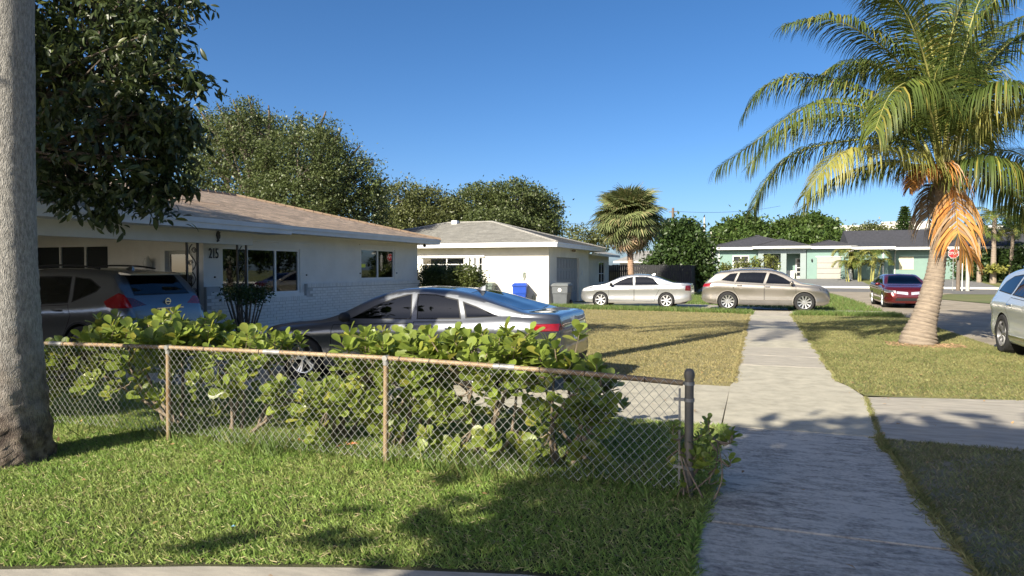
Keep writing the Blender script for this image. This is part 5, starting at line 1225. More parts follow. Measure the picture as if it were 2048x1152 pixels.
ht = MB(); ht.box(-2.452, -2.43, -.055, -.035, .93, 1.03); ht.box(-2.452, -2.43, .035, .055, .93, 1.03); ht.box(-2.452, -2.43, -.035, .035, .97, .985); ht.build('emblem', m_chrome, sed, world=False)
# ---- dark bronze crossover under the carport
bron = paint('paint_gunmetal', (.17, .173, .178), .30, .72)
S = dict(L=4.65, W=1.84, paint=bron, axles=(1.42, -1.29), wr_=.36, ar=.40, spokes=5, twin=True, tum=.40, ns=110, rr=.5, wr=.26,
         top=[(-2.325, .60), (-2.30, .80), (-2.27, .96), (-2.20, 1.13), (-2.02, 1.36), (-1.86, 1.55), (-1.80, 1.60), (-1.5, 1.645), (-.8, 1.685), (-.1, 1.69), (.4, 1.64), (1.15, 1.22), (1.32, 1.12), (1.9, 1.04), (2.15, .95), (2.28, .8), (2.325, .6)],
         belt=[(-2.325, .55), (-2.28, .86), (-2.2, 1.0), (-1.9, 1.14), (-1.4, 1.10), (-.5, 1.05), (.5, 1.0), (1.3, .99), (2.0, .92), (2.25, .75), (2.325, .52)],
         bot=[(-2.325, .42), (-2.1, .32), (-1.6, .24), (0, .24), (1.6, .24), (2.1, .28), (2.325, .34)],
         win=[[(1.02, 1.03), (.62, 1.30), (.30, 1.47), (.10, 1.52), (.02, 1.03)], [(-.06, 1.04), (.02, 1.53), (-.5, 1.545), (-.85, 1.535), (-.98, 1.09)], [(-1.05, 1.10), (-.92, 1.53), (-1.3, 1.50), (-1.62, 1.36), (-1.55, 1.28)]],
         doors=[[(1.1, .36), (1.08, .985), (-.01, 1.02), (-.01, .36)], [(-.022, .36), (-.022, 1.02), (-1.0, 1.07), (-1.12, .9), (-.9, .55), (-.85, .36)]],
         side=[('taillight', [(-2.4, 1.02), (-2.4, 1.11), (-2.02, 1.27), (-1.80, 1.13), (-1.93, 1.03)], m_lampr), ('headlight', [(2.4, .74), (2.4, .86), (1.75, .92), (1.85, .8)], m_lampd)],
         end=[('rear_window', [(.58, 1.22), (.50, 1.56), (-.50, 1.56), (-.58, 1.22)], (1, 2), lambda c, n_: n_.x < -.12 and c.x < -1.6, m_glass, .02),
              ('windshield', [(.42, .50), (1.18, .66), (1.26, .0), (1.18, -.66), (.42, -.50), (.36, 0)], (0, 1), topf, m_glass, .016),
              ('taillight', [(.42, 1.06), (1.0, 1.01), (1.0, 1.24), (.62, 1.18)], (1, 2), lambda c, n_: n_.x < -.18, m_lampr_d, 0), ('taillight', [(-.42, 1.06), (-1.0, 1.01), (-1.0, 1.24), (-.62, 1.18)], (1, 2), lambda c, n_: n_.x < -.18, m_lampr, 0),
              ('bumper_insert', [(.8, .36), (.75, .55), (-.75, .55), (-.8, .36)], (1, 2), rear, m_seam, 0)],
         mirror=(.95, 1.12), handles=[(.12, .93), (-.80, .97)], rails=(-1.35, .35, .56), fin=-1.35, lip=m_seam)
rog = car('crossover', 'gunmetal crossover parked under the carport, seen from its rear corner', (-11.78, 9.0, .010), math.pi, S)
plate(rog, -2.308, .87, -1)
sp_ = MB(); sp_.add([(-1.80, -.58, 1.605), (-1.80, .58, 1.605), (-2.02, .54, 1.575), (-2.02, -.54, 1.575), (-1.80, -.58, 1.56), (-1.80, .58, 1.56), (-2.02, .54, 1.555), (-2.02, -.54, 1.555)], [(0, 1, 2, 3), (7, 6, 5, 4), (3, 2, 6, 7), (0, 3, 7, 4), (1, 5, 6, 2)]); sp_.build('spoiler', bron, rog, world=False)
MB().box(-2.30, -2.262, -.28, .28, .985, 1.008).build('chrome_strip', m_chrome, rog, world=False)
em = MB(); em.lathe([(.045, 0), (.058, 0), (.058, .012), (.045, .012)], 20, (-2.245, 0, 1.105), 'x', True); em.box(-2.25, -2.225, -.06, .06, 1.097, 1.113); em.build('emblem', m_chrome, rog, world=False)
# ---- silver sedan in the far driveway
silv = paint('paint_silver', (.48, .485, .49), .30, .7)
S = dict(L=4.87, W=1.79, paint=silv, axles=(1.45, -1.40), wr_=.33, ar=.36, spokes=7, tum=.44, ns=84, rr=.5, wr=.24, rim=mat('hubcap', (.72, .72, .72), .35, metal=.4), rimr=.70,
         top=[(-2.435, .55), (-2.42, .80), (-2.39, .98), (-2.34, 1.055), (-2.1, 1.075), (-1.75, 1.09), (-1.4, 1.19), (-.95, 1.36), (-.5, 1.44), (0, 1.455), (.25, 1.43), (.55, 1.36), (1.3, 1.03), (1.45, .99), (1.9, .93), (2.25, .82), (2.39, .7), (2.435, .5)],
         belt=[(-2.435, .5), (-2.40, .9), (-2.2, 1.0), (-1.7, 1.01), (-.5, .97), (.5, .94), (1.4, .91), (1.9, .86), (2.25, .75), (2.435, .45)],
         bot=[(-2.435, .36), (-2.2, .28), (-1.7, .2), (0, .19), (1.7, .2), (2.2, .22), (2.435, .3)],
         win=[[(1.0, .96), (.62, 1.16), (.30, 1.29), (.05, 1.335), (.02, .965)], [(-.06, .97), (-.03, 1.34), (-.55, 1.335), (-.82, 1.27), (-1.08, .99)]],
         doors=[[(1.1, .28), (1.08, .925), (-.02, .95), (-.02, .28)], [(-.034, .28), (-.034, .95), (-1.05, .965), (-1.12, .8), (-.95, .5), (-.9, .28)]],
         side=[('taillight', [(-2.5, .74), (-2.5, .99), (-2.20, .97), (-2.18, .76)], m_lampr_d), ('headlight', [(2.5, .66), (2.5, .76), (1.95, .87), (2.0, .74)], m_lampw)],
         end=[('rear_window', [(-.92, .48), (-1.35, .54), (-1.66, .58), (-1.72, 0), (-1.66, -.58), (-1.35, -.54), (-.92, -.48), (-.86, 0)], (0, 1), lambda c, n_: n_.z > .2 and c.z > 1.05, m_glass, .016),
              ('windshield', [(.48, .5), (1.2, .64), (1.28, 0), (1.2, -.64), (.48, -.5), (.42, 0)], (0, 1), topf, m_glass, .016), ('grille', [(.35, .35), (.42, .68), (-.42, .68), (-.35, .35)], (1, 2), front, m_seam, 0)],
         mirror=(.98, 1.0), mirror_m=m_seam, handles=[(.1, .84), (-.92, .87)], fin=-.7)
car('sedan', 'bright silver sedan in the far driveway facing the garage', (-5.12, 30.5, .009), math.pi, S)
# ---- bronze crossover across the sidewalk
mkx = paint('paint_bronze', (.31, .285, .25), .30, .72)
S = dict(L=4.83, W=1.93, paint=mkx, axles=(1.47, -1.38), wr_=.375, ar=.41, spokes=10, tum=.40, ns=90, rr=.5, wr=.24, rf=.8, lip=mat('paint_bronze_low', (.30, .28, .25), .4, metal=.4),
         top=[(-2.415, .6), (-2.39, .85), (-2.34, 1.02), (-2.25, 1.14), (-2.0, 1.36), (-1.82, 1.52), (-1.72, 1.575), (-1.4, 1.62), (-.7, 1.675), (0, 1.68), (.35, 1.64), (.65, 1.56), (1.25, 1.19), (1.4, 1.12), (1.9, 1.05), (2.2, .95), (2.36, .8), (2.415, .55)],
         belt=[(-2.415, .55), (-2.36, .9), (-2.2, 1.06), (-1.8, 1.14), (-1.0, 1.10), (0, 1.06), (1., 1.02), (1.4, 1.0), (1.95, .95), (2.25, .8), (2.415, .5)],
         bot=[(-2.415, .42), (-2.2, .32), (-1.7, .26), (0, .25), (1.7, .25), (2.2, .26), (2.415, .34)],
         win=[[(1.12, 1.07), (.70, 1.34), (.42, 1.47), (.20, 1.52), (.05, 1.09)], [(-.04, 1.095), (.10, 1.53), (-.4, 1.545), (-.92, 1.53), (-1.08, 1.15)], [(-1.15, 1.155), (-1.0, 1.515), (-1.3, 1.48), (-1.66, 1.22)]],
         doors=[[(1.18, .43), (1.16, 1.015), (.01, 1.065), (.01, .43)], [(-.004, .43), (-.004, 1.065), (-1.08, 1.11), (-1.18, .9), (-.98, .58), (-.93, .43)]],
         side=[('cladding', [(-.96, .15), (1.05, .15), (1.05, .415), (-.94, .415)], mat('cladding_grey', (.13, .125, .118), .5)), ('taillight', [(-2.5, .93), (-2.5, 1.06), (-2.0, 1.09), (-2.08, .98)], m_lampr), ('headlight', [(2.5, .72), (2.5, .86), (1.98, .93), (2.02, .84)], m_lampd)],
         end=[('windshield', [(.55, .52), (1.22, .68), (1.30, 0), (1.22, -.68), (.55, -.52), (.48, 0)], (0, 1), topf, m_glass, .016), ('rear_window', [(.60, 1.18), (.50, 1.52), (-.50, 1.52), (-.60, 1.18)], (1, 2), lambda c, n_: n_.x < -.12 and c.x < -1.6, m_glass, .02),
              ('taillight', [(.95, .95), (.95, 1.06), (-.95, 1.06), (-.95, .95)], (1, 2), rear, m_lampr, 0), ('grille', [(.55, .66), (.6, .84), (-.6, .84), (-.55, .66)], (1, 2), front, m_seam, 0)],
         mirror=(1.02, 1.14), handles=[(.12, .97), (-.93, 1.01)], handle_m=m_chrome, rails=(-1.3, .35, .56), rail_m=m_chrome, hubm=m_seam)
car('crossover', 'bronze crossover parked across the sidewalk in the far driveway', (.20, 29.75, .009), 0, S)
# ---- red sedan facing the viewer
red = paint('paint_red', (.11, .008, .010), .25, .45)
S = dict(L=4.93, W=1.86, paint=red, axles=(1.5, -1.35), wr_=.34, ar=.37, spokes=10, tum=.44, ns=84,
         top=[(-2.465, .6), (-2.43, .95), (-2.3, 1.06), (-1.9, 1.1), (-.9, 1.40), (-.3, 1.475), (.2, 1.47), (.6, 1.38), (1.4, 1.04), (1.6, 1.0), (2.1, .92), (2.35, .80), (2.43, .66), (2.465, .5)],
         belt=[(-2.465, .55), (-2.4, .95), (-1.9, 1.02), (0, .97), (1.3, .93), (2.0, .86), (2.35, .72), (2.465, .45)],
         bot=[(-2.465, .36), (-1.7, .22), (0, .2), (1.7, .2), (2.465, .24)],
         win=[[(1.05, .97), (.6, 1.22), (.25, 1.34), (.0, 1.37), (-.1, .98)], [(-.18, .985), (-.1, 1.37), (-.6, 1.34), (-.9, 1.26), (-1.3, 1.02)]],
         doors=[[(1.12, .3), (1.1, .925), (-.12, .96), (-.12, .3)]], side=[('headlight', [(2.5, .64), (2.5, .74), (1.9, .84), (1.95, .74)], m_lampd)],
         end=[('windshield', [(.5, .52), (1.36, .70), (1.44, 0), (1.36, -.70), (.5, -.52), (.44, 0)], (0, 1), topf, m_glass, .016),
              ('headlight', [(.52, .66), (.95, .68), (.95, .78), (.52, .76)], (1, 2), front, m_lampw, 0), ('headlight', [(-.52, .66), (-.95, .68), (-.95, .78), (-.52, .76)], (1, 2), front, m_lampw, 0),
              ('grille', [(.06, .58), (.50, .64), (.48, .74), (.06, .70)], (1, 2), front, m_rim, 0), ('grille', [(-.06, .58), (-.50, .64), (-.48, .74), (-.06, .70)], (1, 2), front, m_rim, 0),
              ('lower_grille', [(.55, .32), (.50, .45), (-.50, .45), (-.55, .32)], (1, 2), front, m_seam, 0)],
         mirror=(.98, 1.02), handles=[(.1, .85)])
rc = car('sedan', 'dark red sedan parked at the street edge beyond the leaning palm', (6.05, 35.55, -.010), -math.pi / 2, S)
MB().box(2.40, 2.43, -.62, .62, .475, .49).build('chrome_strip', m_chrome, rc, world=False)
# ---- white crossover at the right edge
wht = paint('paint_pearl', (.55, .575, .565), .25, .35)
S = dict(L=5.0, W=1.96, paint=wht, axles=(1.48, -1.42), wr_=.385, ar=.42, spokes=5, twin=True, rim=mat('alloy_grey', (.30, .30, .31), .3, metal=.8), tum=.42, ns=96, rr=.55, wr=.26,
         top=[(-2.5, .6), (-2.46, .95), (-2.38, 1.12), (-2.2, 1.38), (-2.02, 1.57), (-1.9, 1.63), (-1.3, 1.72), (-.4, 1.74), (.3, 1.70), (.7, 1.58), (1.4, 1.16), (1.55, 1.1), (2.1, 1.0), (2.4, .85), (2.5, .55)],
         belt=[(-2.5, .55), (-2.4, .95), (-2.2, 1.08), (-1.5, 1.10), (0, 1.06), (1.4, 1.0), (2.1, .9), (2.5, .5)],
         bot=[(-2.5, .42), (-2.1, .32), (-1.6, .24), (0, .24), (1.6, .24), (2.5, .32)],
         win=[[(1.1, 1.07), (.65, 1.38), (.3, 1.53), (.1, 1.57), (.05, 1.10)], [(-.04, 1.105), (.02, 1.58), (-.9, 1.58), (-1.1, 1.16)], [(-1.16, 1.165), (-.98, 1.575), (-1.5, 1.53), (-1.8, 1.42), (-2.0, 1.22)]],
         doors=[[(1.15, .36), (1.12, 1.02), (-.01, 1.07), (-.01, .36)], [(-.024, .36), (-.024, 1.07), (-1.08, 1.12), (-1.2, .92), (-1., .6), (-.95, .36)]],
         side=[('taillight', [(-2.6, .95), (-2.6, 1.05), (-2.02, 1.12), (-2.1, .98)], m_lampr)],
         end=[('windshield', [(.6, .54), (1.36, .70), (1.44, 0), (1.36, -.70), (.6, -.54), (.54, 0)], (0, 1), topf, m_glass, .016)], mirror=(1.02, 1.15), handles=[(.12, .95), (-.95, .98)], handle_m=m_chrome, rails=(-1.5, .3, .58), rail_m=m_chrome)
ifx = car('crossover', 'pearl white crossover parked on the verge at the street edge', (5.53, 14.72, .0), -math.pi / 2, S)
MB().box(-.95, 1.05, -.985, -.955, .36, .40).build('chrome_strip', m_chrome, ifx, world=False)
# ============================================================ chain link fence
FY = 5.07
m_galv = mat('galvanised', (.30, .295, .28), .55, metal=.5, var=.25, scale=12)
m_rust = mat('rusty_rail', (.34, .26, .16), .6, metal=.25, col2=(.22, .14, .075), scale=3.5, bump=.2)
m_postw = mat('post_weathered', (.13, .125, .115), .6, metal=.4, col2=(.22, .19, .15), scale=6)
def rz(px, py): return ONY(px, py, FY)
rail = [rz(px, py) for px, py in ((1366, 766), (1180, 748), (960, 730), (770, 716), (560, 705), (340, 695), (200, 690), (70, 686))]
fe = thing('chain_link_fence', (-4, FY, 0), 'low rusty chain link fence between lawn and green hedge', 'fence')
dxr = (rail[-1][0] - rail[-3][0]) / 2; rail.append((-9.2, FY, rail[-1][2]))
rx = np.array([p[0] for p in rail]); rzv = np.array([p[2] for p in rail])
def railz(x): return float(np.interp(x, rx[::-1], rzv[::-1]))
MB().tube([(x, FY, z) for x, _, z in rail], .021, 10).build('top_rail', m_rust, fe, smooth=True)
for xs_ in (-4.15, -6.9, -1.9):
    z = railz(xs_); MB().tube([(xs_ - .09, FY, z), (xs_ + .09, FY, z + .0)], .0245, 10).build('rail_sleeve', m_galv, fe, smooth=True)
for (px, py) in ((340, 880), (770, 930)):
    gx, gy = G(px, py); z = railz(gx)
    p = MB().tube([(gx - .01, FY, -.2), (gx, FY, z - .015)], .023, 12).build('post', m_rust, fe, smooth=True)
    MB().tube([(gx, FY, z - .06), (gx, FY, z - .015)], .028, 12).tube([(gx, FY - .03, z), (gx, FY + .03, z)], .026, 8).build('loop_cap', m_galv, p, smooth=True)
MB().tube([(-8.1, FY, -.2), (-8.1, FY, railz(-8.1) - .01)], .023, 12).build('post', m_rust, fe, smooth=True)
ex = G(1378, 992)[0]; et = rz(1383, 748)[2]
ep = MB().tube([(ex, FY, -.2), (ex, FY, et)], .032, 16).build('end_post', m_postw, fe, smooth=True)
MB().lathe([(.037, et - .03), (.038, et), (.034, et + .02), (.022, et + .035), (.001, et + .04)], 16, (ex, FY, 0)).build('cap', m_postw, ep, smooth=True)
for zb_ in (railz(ex) + .0, railz(ex) - .12, .22):
    MB().lathe([(.034, zb_ - .012), (.038, zb_ - .012), (.038, zb_ + .012), (.034, zb_ + .012)], 16, (ex, FY, 0), close=True).box(ex - .11, ex - .03, FY - .006, FY + .006, zb_ - .011, zb_ + .011).build('tension_band', m_galv, ep)
box('tension_bar', m_galv, ep, ex - .075, ex - .060, FY - .004, FY + .004, .06, railz(ex) - .04)
# woven wires, one object per wire
pw = .036; ph = .040
def wire_mesh(flip, h):
    n = int(h / ph); pts = []
    for i in range(n + 1):
        s = (1 if (i % 2) ^ flip else 0); pts.append((s * pw, .0035 * (1 if s else -1), i * ph))
    return MB().tube(pts, .0021, 4, False).mesh('wire')
wires = {}
m_wire = mat('fence_wire', (.55, .54, .51), .5, metal=.45, var=.25, scale=25)
x = ex - .068 - pw; i = 0
while x > -9.1 and i < 298:
    h = railz(x) + .018 - .045; key = (i % 2, int(h / ph))
    if key not in wires: wires[key] = wire_mesh(key[0], h)
    o = link('wire', wires[key], m_wire, fe, True); o.location = o.location + Vector((x, FY - .02, railz(x) + .018 - key[1] * ph)); x -= pw; i += 1
tie = MB()
for px in (130, 260, 410, 520, 655, 800, 860, 1000, 1080, 1170, 1290):
    gx = ONY(px, 720, FY)[0]; z = railz(gx); tie.lathe([(.022, -.002), (.026, -.002), (.026, .002), (.022, .002)], 12, (gx, FY, z), 'x', True)
tie.build('tie_wires', m_seam, fe)

# ============================================================ clusia hedge behind the fence
m_clO = leafmat('clusia_leaf', (.20, .275, .048), (.29, .345, .065), rough=.35, tr=.45, attr=False, r=.28, r2=(.42, .40, .07), at=.8)
m_cl = leafmat('clusia_leaves', (.20, .275, .048), (.29, .345, .065), rough=.35, tr=.45, r=.28, r2=(.42, .40, .07), at=.8)
m_tw = mat('clusia_twig', (.20, .155, .11), .8, var=.25, scale=12)
def clusia(label, x0, x1, ztop, ntips, y0=5.22, y1=6.05, zmin=.12, shape=None, leaf=(.11, .18), tall=None, cx=None, poke=.05, sr=1.):
    cx = (x0 + x1) / 2 if cx is None else cx; cy = (y0 + y1) / 2
    root = thing('clusia_shrub', (cx, cy, 0), label, 'shrub', None)
    mb = MB(); P = []; D = []; N_ = []; S_ = []
    stems = [np.array((cx + rng.uniform(-.18, .18), cy + rng.uniform(-.15, .15), 0.)) for _ in range(6)]; nodes = []
    for s in stems:
        e = np.array((rng.uniform(x0 + .1, x1 - .1), rng.uniform(y0 + .12, y1 - .1), ztop * rng.uniform(.55, .8))); q = (s + e) / 2 + rng.normal(size=3) * .08; c_ = bez([s, q, e], 8)
        mb.tube([(s[0], s[1], -.05)] + [tuple(v) for v in c_], list(np.linspace(.022 * sr, .009 * sr, 9)), 6); nodes += list(c_[2:])
    nodes = np.array(nodes); tips = []
    for k in range(ntips):
        x = rng.uniform(x0, x1); y = y0 - poke + (y1 - y0 + poke) * rng.random() ** 1.3; zt_ = ztop * (shape(x) if shape else 1.); z = zmin + (zt_ - zmin) * rng.random() ** .62
        if rng.random() < .45: z = zt_ - .05 + rng.normal() * .085
        tips.append(np.array((x, y, z - .07)))
    if tall:
        for (tx, ty, tz) in tall: tips += [np.array((tx, ty, tz)), np.array((tx - .05, ty, tz - .07)), np.array((tx + .08, ty, tz - .10))]
    for t in tips:
        j = np.argmin(np.linalg.norm((nodes - t) * (1, 1, .8), axis=1)); a = nodes[j]; mid = (a + t) / 2 + np.array((rng.normal() * .03, rng.normal() * .03, -.04)); c_ = bez([a, mid, t], 6); mb.tube(c_, list(np.linspace(.008, .0035, 6)), 4, False)
        ax = t - mid; ax = ax / max(.01, np.linalg.norm(ax)); ax = ax * .5 + np.array((rng.normal() * .2, -.25 + rng.normal() * .2, .75)); ax /= np.linalg.norm(ax)
        nl = rng.integers(6, 11)
        for q in range(nl):
            h = q / nl; th = q * 2.4 + rng.random() * .6; u = np.cross(ax, (.3, .9, .1)); u /= np.linalg.norm(u); v = np.cross(ax, u); rad = u * math.cos(th) + v * math.sin(th); op = 1.25 - .85 * h
            d = rad * math.sin(op) + ax * math.cos(op); P.append(t - ax * .10 * (1 - h)); D.append(d); N_.append(ax * 1.0 - rad * .4 + rng.normal(size=3) * .25); S_.append(rng.uniform(*leaf) * (1 - .35 * h) * rng.choice([.75, 1, 1, 1.1]))
    P, D, N_, S_ = map(np.array, (P, D, N_, S_)); M = frames(D, N_)
    mb.build('twigs', m_tw, root, smooth=True, sharp=80)
    sc = -P[:, 1] * .02 + P[:, 2] * .012; split_leaves(root, P, M, S_, LEAF_ROUND, m_clO, m_cl, 300, sc); return root
def hx(px, Y=5.55): return ONY(px, 700, Y)[0]
def hz_(px, py, Y=5.6): return ONY(px, py, Y)[2]
clusia('sunlit clusia shrub at the shaded left end of the hedge', hx(120), hx(420), hz_(300, 630), 180, zmin=.18, cx=hx(330), shape=lambda x: .62 + .38 * np.clip((x - hx(120)) / (hx(215) - hx(120)), 0, 1))
clusia('clusia shrub with dark hollow base beside the rust brown fence post', hx(395), hx(552), hz_(480, 655), 85, zmin=.22, shape=lambda x: 1.0)
clusia('low clusia shrub spilling through the wire left of the middle post', hx(585), hx(745), hz_(640, 742), 62, zmin=.10, shape=lambda x: .95)
clusia('bushy clusia shrub standing behind the middle fence post', hx(712), hx(905), hz_(800, 662), 125, zmin=.12)
clusia('tallest clusia shrub with a shoot standing above the rail', hx(880), hx(1075), hz_(960, 668), 112, zmin=.12, tall=[(hx(1015), 5.5, hz_(1015, 655)), (hx(1000), 5.55, hz_(1000, 690))])
clusia('duller clusia shrub tapering toward the open end of the hedge', hx(1050), hx(1235), hz_(1110, 690), 74, zmin=.12, shape=lambda x: 1 - .28 * np.clip((x - hx(1110)) / (hx(1235) - hx(1110)), 0, 1))
# sprig growing round the end post
clusia('young clusia sprig growing around the fence end post', G(1330, 985)[0], G(1455, 975)[0] + .05,   .58, 26, y0=5.0, y1=5.3, zmin=.12, leaf=(.07, .11), poke=.0, sr=.4)
# weeds along the fence foot, fallen leaves
wpx = np.concatenate([rng.normal(560, 50, 380), rng.normal(940, 50, 320), rng.uniform(150, 1370, 800)])
WX_ = np.array([G(p, 905 + (p - 600) * .11)[0] for p in wpx]); WY_ = FY + rng.normal(0, .14, len(wpx)) + .05
grass('fence_weeds', None, 0, (.08, .24), (.006, .013), m_g4, 'taller weeds and grass along the foot of the fence', 'weeds', lean=(.1, .9), pts=(WX_, WY_))
m_dryl = mat('dry_leaf', (.42, .16, .06), .8, var=.3, scale=30)
for (px, py, lab) in ((693, 898, 'large crumpled orange dry leaf on the grass by the fence'), (600, 890, 'small orange dry leaf lying under the hedge left of the middle post'), (925, 915, 'brown dry leaf on the grass right of the middle post')):
    gx, gy = G(px, py); o = thing('dry_leaf', (gx, gy, .04), lab, 'leaf'); s = .07 if px == 693 else .045
    for k in range(3):
        v = np.array(LEAF_OVAL[0]) * s * 1.6; me = mesh_np('blade', v, LEAF_OVAL[1], smooth=True); b_ = link('blade', me, m_dryl, o); b_.rotation_euler = (rng.uniform(.1, .6), rng.uniform(-.5, .5), k * 2.1 + rng.random())
gx, gy = G(462, 1067); tag(MB().add([(gx, gy, .045), (gx + .025, gy + .005, .048), (gx + .03, gy + .015, .045), (gx + .005, gy + .012, .05), (gx + .015, gy + .008, .056)], [(0, 1, 4), (1, 2, 4), (2, 3, 4), (3, 0, 4)]).build('plastic_scrap', mat('scrap_blue', (.06, .2, .32), .6), None), 'tiny scrap of light blue plastic lying in the lawn', 'litter')

# ============================================================ wheeled bins
def cart(label, x, y, rz_, m, ml, h=1.06, w=.60, dpt=.70, badge=False):
    r = thing('wheeled_bin', (x, y, .01), label, 'bin', rz=rz_); b = MB(); q = .8
    v = []
    for (z, s) in ((.06, q), (.55, .92), (.60, .97), (h - .16, 1.), ):
        v += [(-w / 2 * s, -dpt / 2 * s, z), (w / 2 * s, -dpt / 2 * s, z), (w / 2 * s, dpt / 2 * s, z), (-w / 2 * s, dpt / 2 * s, z)]
    f = [(3, 2, 1, 0), (12, 13, 14, 15)]
    for i in range(3):
        for k in range(4): f.append((i * 4 + k, i * 4 + (k + 1) % 4, i * 4 + 4 + (k + 1) % 4, i * 4 + 4 + k))
    b.add(v, f); b.box(-w / 2 - .03, w / 2 + .03, -dpt / 2 - .03, dpt / 2 + .03, h - .17, h - .11); b.build('body', m, r, world=False, bevel=.025)
    l = MB(); l.add([(-w / 2 - .04, -dpt / 2 - .05, h - .108), (w / 2 + .04, -dpt / 2 - .05, h - .108), (w / 2 + .04, dpt / 2 + .04, h - .108), (-w / 2 - .04, dpt / 2 + .04, h - .108), (-w / 2 + .03, -dpt / 2 + .06, h - .03), (w / 2 - .03, -dpt / 2 + .06, h - .03), (w / 2 - .03, dpt / 2 - .02, h), (-w / 2 + .03, dpt / 2 - .02, h)],
                    [(0, 3, 2, 1), (4, 5, 6, 7), (0, 1, 5, 4), (1, 2, 6, 5), (2, 3, 7, 6), (3, 0, 4, 7)]); l.build('lid', ml, r, world=False, bevel=.02)
    MB().tube([(-w / 2 + .05, dpt / 2 + .0, h - .2), (-w / 2 + .05, dpt / 2 + .10, h - .17), (w / 2 - .05, dpt / 2 + .10, h - .17), (w / 2 - .05, dpt / 2, h - .2)], .017, 8).build('handle', m, r, world=False, smooth=True)
    for s in (-1, 1):
        MB().lathe([(.02, 0), (.13, 0), (.145, .015), (.145, .045), (.13, .06), (.02, .06)], 20, (s * (w / 2 - .02) - .03, dpt / 2 - .06, .145), 'x').build('wheel', m_tyre, r, world=False, smooth=True)
    return r
m_bing = mat('bin_grey', (.105, .115, .125), .5, var=.12); m_binb = mat('bin_blue', (.015, .07, .42), .45, var=.12); m_bingr = mat('bin_green', (.115, .15, .125), .5, var=.12)
gb = cart('charcoal wheeled bin with round white decal by the garage corner', -8.3, 29.5, 0, m_bing, mat('bin_lid_grey', (.14, .155, .16), .5), w=.74, dpt=.74)
dc = MB().lathe([(.001, 0), (.085, 0), (.085, .004), (.001, .004)], 24, (0.0, -.372, .74), 'y').build('decal', m_wht, gb, world=False)
dk_ = MB()
for k in range(4): dk_.box(-.055 + k * .03, -.036 + k * .03, -.376, -.373, .722, .757)
dk_.build('decal_print', m_black, dc, world=False)
bx_ = ONY(1040, 590, 28.85)[0]; gx_ = ONY(975, 590, 28.85)[0]
cart('bright blue wheeled bin against the sunlit stucco wall', bx_, 28.85, .25, m_binb, m_binb, w=.62, dpt=.66)
cart('green grey wheeled bin left of the blue bin', gx_, 28.85, .1, m_bingr, m_bingr, w=.62, dpt=.66)

# ============================================================ fences and street furniture
m_dkw = mat('dark_wood', (.022, .022, .026), .8, var=.35, scale=3, stretch=(6, 6, .6)); wf_ = thing('wooden_fence', (-7, 47, 0), 'tall near-black wooden board fence behind the silver sedan', 'fence')
bd = MB(); x = ONY(1212, 540, 47)[0]; xe = ONY(1380, 540, 47)[0]
while x < xe:
    bd.box(x, x + .135, 47 + rng.uniform(0, .012), 47.03 + rng.uniform(0, .01), .02, 1.98 + rng.uniform(-.03, .02)); x += .145
bd.build('boards', m_dkw, wf_, kind='stuff'); MB().box(ONY(1212, 540, 47)[0], xe, 47.045, 47.09, .35, .45).box(ONY(1212, 540, 47)[0], xe, 47.045, 47.09, 1.5, 1.6).build('rail', m_dkw, wf_)
bd2 = MB(); yy = 47.1
while yy < 53: bd2.box(xe - .03, xe, yy, yy + .135, .02, 1.95 + rng.uniform(-.03, .02)); yy += .145
bd2.build('return_boards', m_dkw, wf_, kind='stuff')
wv = thing('vinyl_fence', (-3, 74, .6), 'white vinyl privacy fence beside the mint bungalow', 'fence'); a, b = ONY(1370, 540, 75)[0], ONY(1426, 540, 77)[0]
n = 4
for i in range(n + 1):
    xx = a + (b - a) * i / n; MB().box(xx - .07, xx + .07, 76.2, 76.34, .5, 2.45).build('post', m_wht, wv)
    if i < n: MB().box(xx + .072, xx + (b - a) / n - .072, 76.25, 76.29, .55, 2.3).build('panel', m_wht, wv)
# stop sign
sgn = AT(1907, 507, 54); st_ = thing('stop_sign', (sgn[0], sgn[1], 0), 'red octagonal stop sign half hidden by the orange frond', 'sign')
MB().tube([(sgn[0], sgn[1] + .04, -.2), (sgn[0], sgn[1] + .04, sgn[2] + .3)], .03, 8).build('pole', m_galv, st_)
oc = [(.40 * math.cos(math.pi / 8 + k * math.pi / 4), .40 * math.sin(math.pi / 8 + k * math.pi / 4)) for k in range(8)]
ow = MB().prism([(sgn[0] + a_, sgn[2] + b_) for a_, b_ in oc], 'y', sgn[1] - .004, sgn[1] + .004).build('sign_border', m_wht, st_)
fc = MB().prism([(sgn[0] + a_ * .93, sgn[2] + b_ * .93) for a_, b_ in oc], 'y', sgn[1] - .008, sgn[1] - .0045).build('sign_face', mat('sign_red', (.35, .015, .02), .4), st_)
tm = text_mesh('STOP', .30, .002); o = link('lettering', tm, m_wht, st_, True); o.rotation_euler = (R(90), 0, 0); o.location = o.location + Vector((sgn[0], sgn[1] - .012, sgn[2])); o.scale = (.85, 1.05, 1)
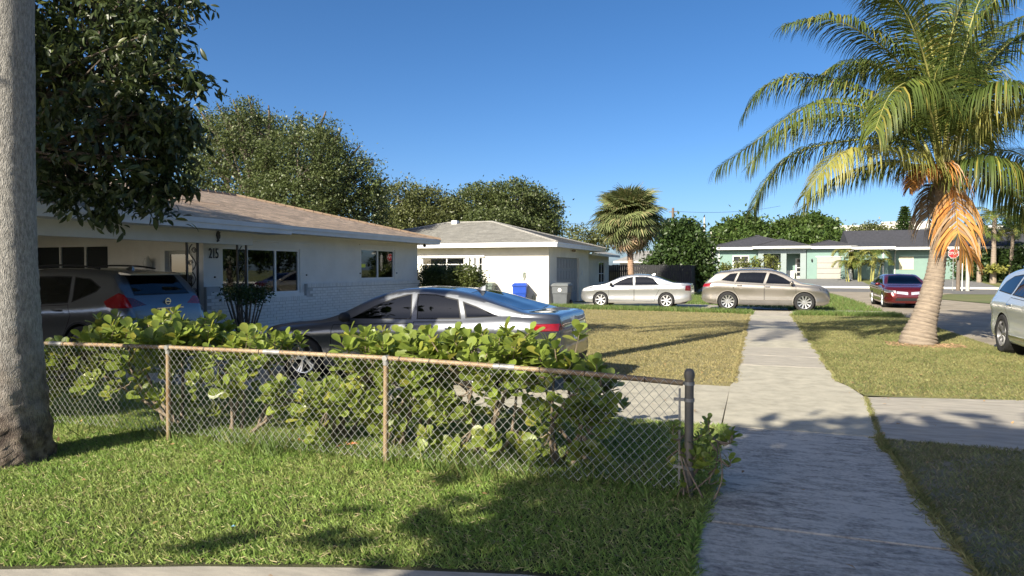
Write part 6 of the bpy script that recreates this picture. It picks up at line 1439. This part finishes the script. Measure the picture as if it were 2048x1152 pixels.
def pole(name, label, px, py0, py1, d, r, m, cat='pole', arms=()):
    b = AT(px, py0, d); t = AT(px, py1, d); root = thing(name, (b[0], b[1], 0), label, cat)
    MB().tube([(b[0], b[1], -.3), (b[0], b[1], t[2])], [r, r * .75], 10).build('shaft', m, root, smooth=True)
    for (dz, w) in arms: MB().box(b[0] - w, b[0] + w, b[1] - .05, b[1] + .05, t[2] - dz - .06, t[2] - dz + .06).build('crossarm', m, root)
    return root, t
m_pole = mat('pole_wood', (.16, .125, .095), .9, var=.25, scale=4, stretch=(4, 4, .5)); m_pole_c = mat('pole_concrete', (.42, .40, .36), .85)
pole('wooden_post', 'dark square-looking wooden post beside the stop sign', 1916, 580, 520, 54.5, .16, m_pole)
pole('concrete_post', 'pale concrete post right of the stop sign', 1935, 581, 500, 53.5, .15, m_pole_c)
pole('stake', 'thin white stake between the dark and pale posts', 1924, 580, 527, 53.8, .045, m_wht)
_, t1 = pole('utility_pole', 'wooden utility pole beside the fan palm crown', 1345, 560, 416, 85, .2, m_pole, arms=((.5, .5),))
_, t2 = pole('utility_pole', 'short utility pole with transformer above the ficus', 1408, 560, 434, 95, .16, m_pole_c)
MB().lathe([(.001, t2[2] - 2.2), (.28, t2[2] - 2.2), (.28, t2[2] - 1.4), (.001, t2[2] - 1.35)], 12, (t2[0] - .45, t2[1], 0)).build('transformer', m_galv, bpy.data.objects['utility_pole.001'])
def wire_(label, a, b, sag, r=.02):
    a, b = np.array(a), np.array(b); pts = [a + (b - a) * t - np.array((0, 0, sag * 4 * t * (1 - t))) for t in np.linspace(0, 1, 17)]
    return tag(MB().tube(pts, r, 5).build('power_line', m_black, None), label, 'cable')
wire_('power line running right from the utility pole by the fan palm', t1 - (0, 0, .4), AT(1560, 412, 110), .5)
wire_('power line from the short transformer pole toward the mint roof', t2 - (0, 0, 2.2), AT(1470, 478, 90), .3)
wire_('power line left of the fan palm over the grey roof', t1 - (0, 0, 1.2), AT(1080, 442, 80), .6)
# garden statue by the mint garage
b = AT(1701, 560, 67.6); gs = thing('garden_statue', (b[0], b[1], .62), 'small white garden statue at the corner of the mint garage', 'statue')
MB().lathe([(.001, .62), (.2, .62), (.18, .8), (.2, 1.0), (.17, 1.3), (.1, 1.42), (.14, 1.5), (.14, 1.62), (.08, 1.75), (.001, 1.78)], 12, (b[0], b[1], 0)).build('figure', m_wht, gs, smooth=True)
